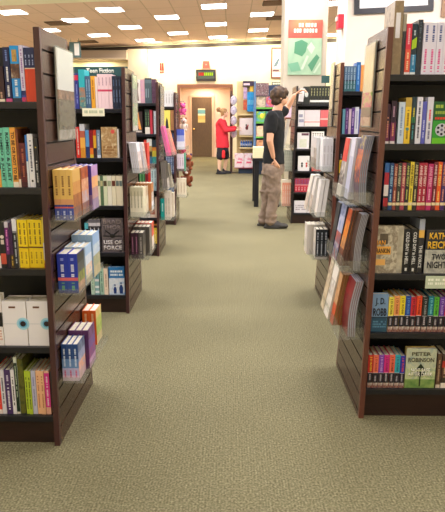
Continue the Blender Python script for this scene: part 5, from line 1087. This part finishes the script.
# the book he is touching: leans on the top shelf
bk_ = book('paperback', 'white and black paperback tilted out by the reaching hand', None, PX(304, 96, 8.1) - PX(299, 96, 8.1), .2, .14, S(c=[(.15, '#3c3c3c'), (.85, '#e8e8ec'), (1, '#c8c8c8')]), (PX(300.4, 104, 8.05), 8.06, RL[0] + .0), 'spine'); bk_.rotation_euler.y = .12
# -- far person
Yw = 15.5
def w(u, v, dy=0.): return J(u, v, Yw + dy)
WO = thing('person', 'person in red sweater and black shorts standing by the cream display', 'person', (PX(222, 173.5, Yw), Yw, 0))
hd = w(224.6, 112.8); nk = w(222.6, 118); sr, sl = w(220.6, 121.6, -.15), w(221.8, 121.6, .15); er, wr = w(225.6, 130.4, -.2), w(235.4, 129.6, -.12); el, wl = w(226.6, 129, .16), w(236, 127.6, .1)
hr, hl = w(221.4, 149, -.08), w(224.4, 149, .08); kr, ar = w(219.6, 160, -.08), w(219.2, 170.6, -.08); kl, al = w(226, 159.5, .09), w(224.6, 170.6, .1)
tors = ('h', [(w(222.6, 150).to_tuple(), .13, .155), (w(222.4, 141).to_tuple(), .12, .145), (w(221.8, 132).to_tuple(), .12, .145), (w(221.4, 124).to_tuple(), .12, .16), (w(221.8, 120).to_tuple(), .08, .11)])
body = [tors, ('c', nk + Vector((-.02, 0, -.05)), .055, nk + Vector((.03, 0, .05)), .05), ('e', hd, (.086, .07, .105)), ('e', hd + Vector((.04, 0, -.045)), (.05, .05, .055)), ('c', hd + Vector((.08, 0, -.01)), .014, hd + Vector((.1, 0, -.03)), .012),
        ('c', sr, .05, er, .038), ('c', er, .038, wr, .025), ('c', sl, .05, el, .038), ('c', el, .038, wl, .025), ('c', hr, .085, kr, .055), ('c', kr, .055, ar, .036), ('c', hl, .085, kl, .055), ('c', kl, .055, al, .036), ('e', hd + Vector((0, -.07, -.01)), (.018, .012, .028)), ('e', hd + Vector((0, .07, -.01)), (.018, .012, .028))]
body += hand(wr + Vector((.03, 0, .0)), (1, 0, .1), (0, 1, .3), .0095, (.2, 0, -1), .15); body += hand(wl + Vector((.03, 0, .0)), (1, 0, .1), (0, -1, .3), .0095, (.2, 0, -1), .15)
blob(body, SKIN2, 'body', WO, .0085, 2)
RD = mottle(['#cc2434', '#d8303c'], 6, .9)
blob([('h', [(w(222.8, 147.6).to_tuple(), .172, .2), (w(222.4, 141).to_tuple(), .165, .19), (w(221.8, 132).to_tuple(), .155, .18), (w(221.4, 124).to_tuple(), .148, .185), (w(221.9, 119.6).to_tuple(), .095, .12)]), ('c', sr, .08, er, .07), ('c', er, .07, er + (wr - er) * .88, .046), ('c', sl, .08, el, .07), ('c', el, .07, el + (wl - el) * .88, .046)], RD, 'sweater', WO, .014, 3, .03, .15)
so = []
for h_, k_ in ((hr, kr), (hl, kl)): so += [('c', h_, .112, h_ + (k_ - h_) * .66, .105)]
blob(so + [('h', [(w(222.8, 152).to_tuple(), .155, .175), (w(222.8, 146).to_tuple(), .15, .17)])], mat('#201c24', .9), 'shorts', WO, .012, 3)
x_ = PX(224.6, 152, Yw)
blob([('c', hr + Vector((.05, -.075, -.06)), .045, hr + Vector((.055, -.07, -.19)), .05)], mat('#e02c30', .9), 'shorts_stripe', WO, .01, 2)
HW = mottle(['#8c6440', '#b08858', '#6c4a30'], 22, .7, (1, 1, .6), .6)
blob([('e', hd + Vector((-.018, 0, .03)), (.098, .084, .09)), ('e', hd + Vector((-.04, 0, -.02)), (.065, .076, .07)), ('e', w(218.6, 109.6), (.062, .055, .058)), ('c', w(218.6, 109.6), .035, hd, .04)], HW, 'hair', WO, .01, 1, .02, .05)
for a_ in (ar, al):
    hx = a_.x - .03
    blob([('c', (hx, a_.y, .045), .044, (hx + .17, a_.y, .034), .034), ('c', (hx + .01, a_.y, .1), .045, (hx + .03, a_.y, .06), .044), ('h', [((hx + .075, a_.y, .002), .14, .043), ((hx + .075, a_.y, .025), .14, .044)])], mat('#1c1a1e', .7), 'shoe', WO, .008, 2)
MB().ball(hd + Vector((.078, -.03, .008)) - WO.location, .008, mat('#20140c', .2)).ball(hd + Vector((.078, .03, .008)) - WO.location, .008, mat('#20140c', .2)).build('eyes', WO)
MB().ball(hd + Vector((.085, 0, -.06)) - WO.location, (.01, .02, .006), mat('#b86c5c', .5)).build('mouth', WO)
# ------------------------------------------------------------------ world and view
wd_ = bpy.data.worlds.new('world'); scn.world = wd_; wd_.use_nodes = True
wd_.node_tree.nodes['Background'].inputs[0].default_value = (.9, .88, .85, 1); wd_.node_tree.nodes['Background'].inputs[1].default_value = .3
scn.view_settings.view_transform = 'Standard'; scn.view_settings.look = 'None'; scn.view_settings.exposure = .1; scn.view_settings.gamma = 1; scn.view_settings.use_curve_mapping = False
scn.cycles.use_denoising = True; scn.cycles.max_bounces = 8; scn.cycles.transparent_max_bounces = 16
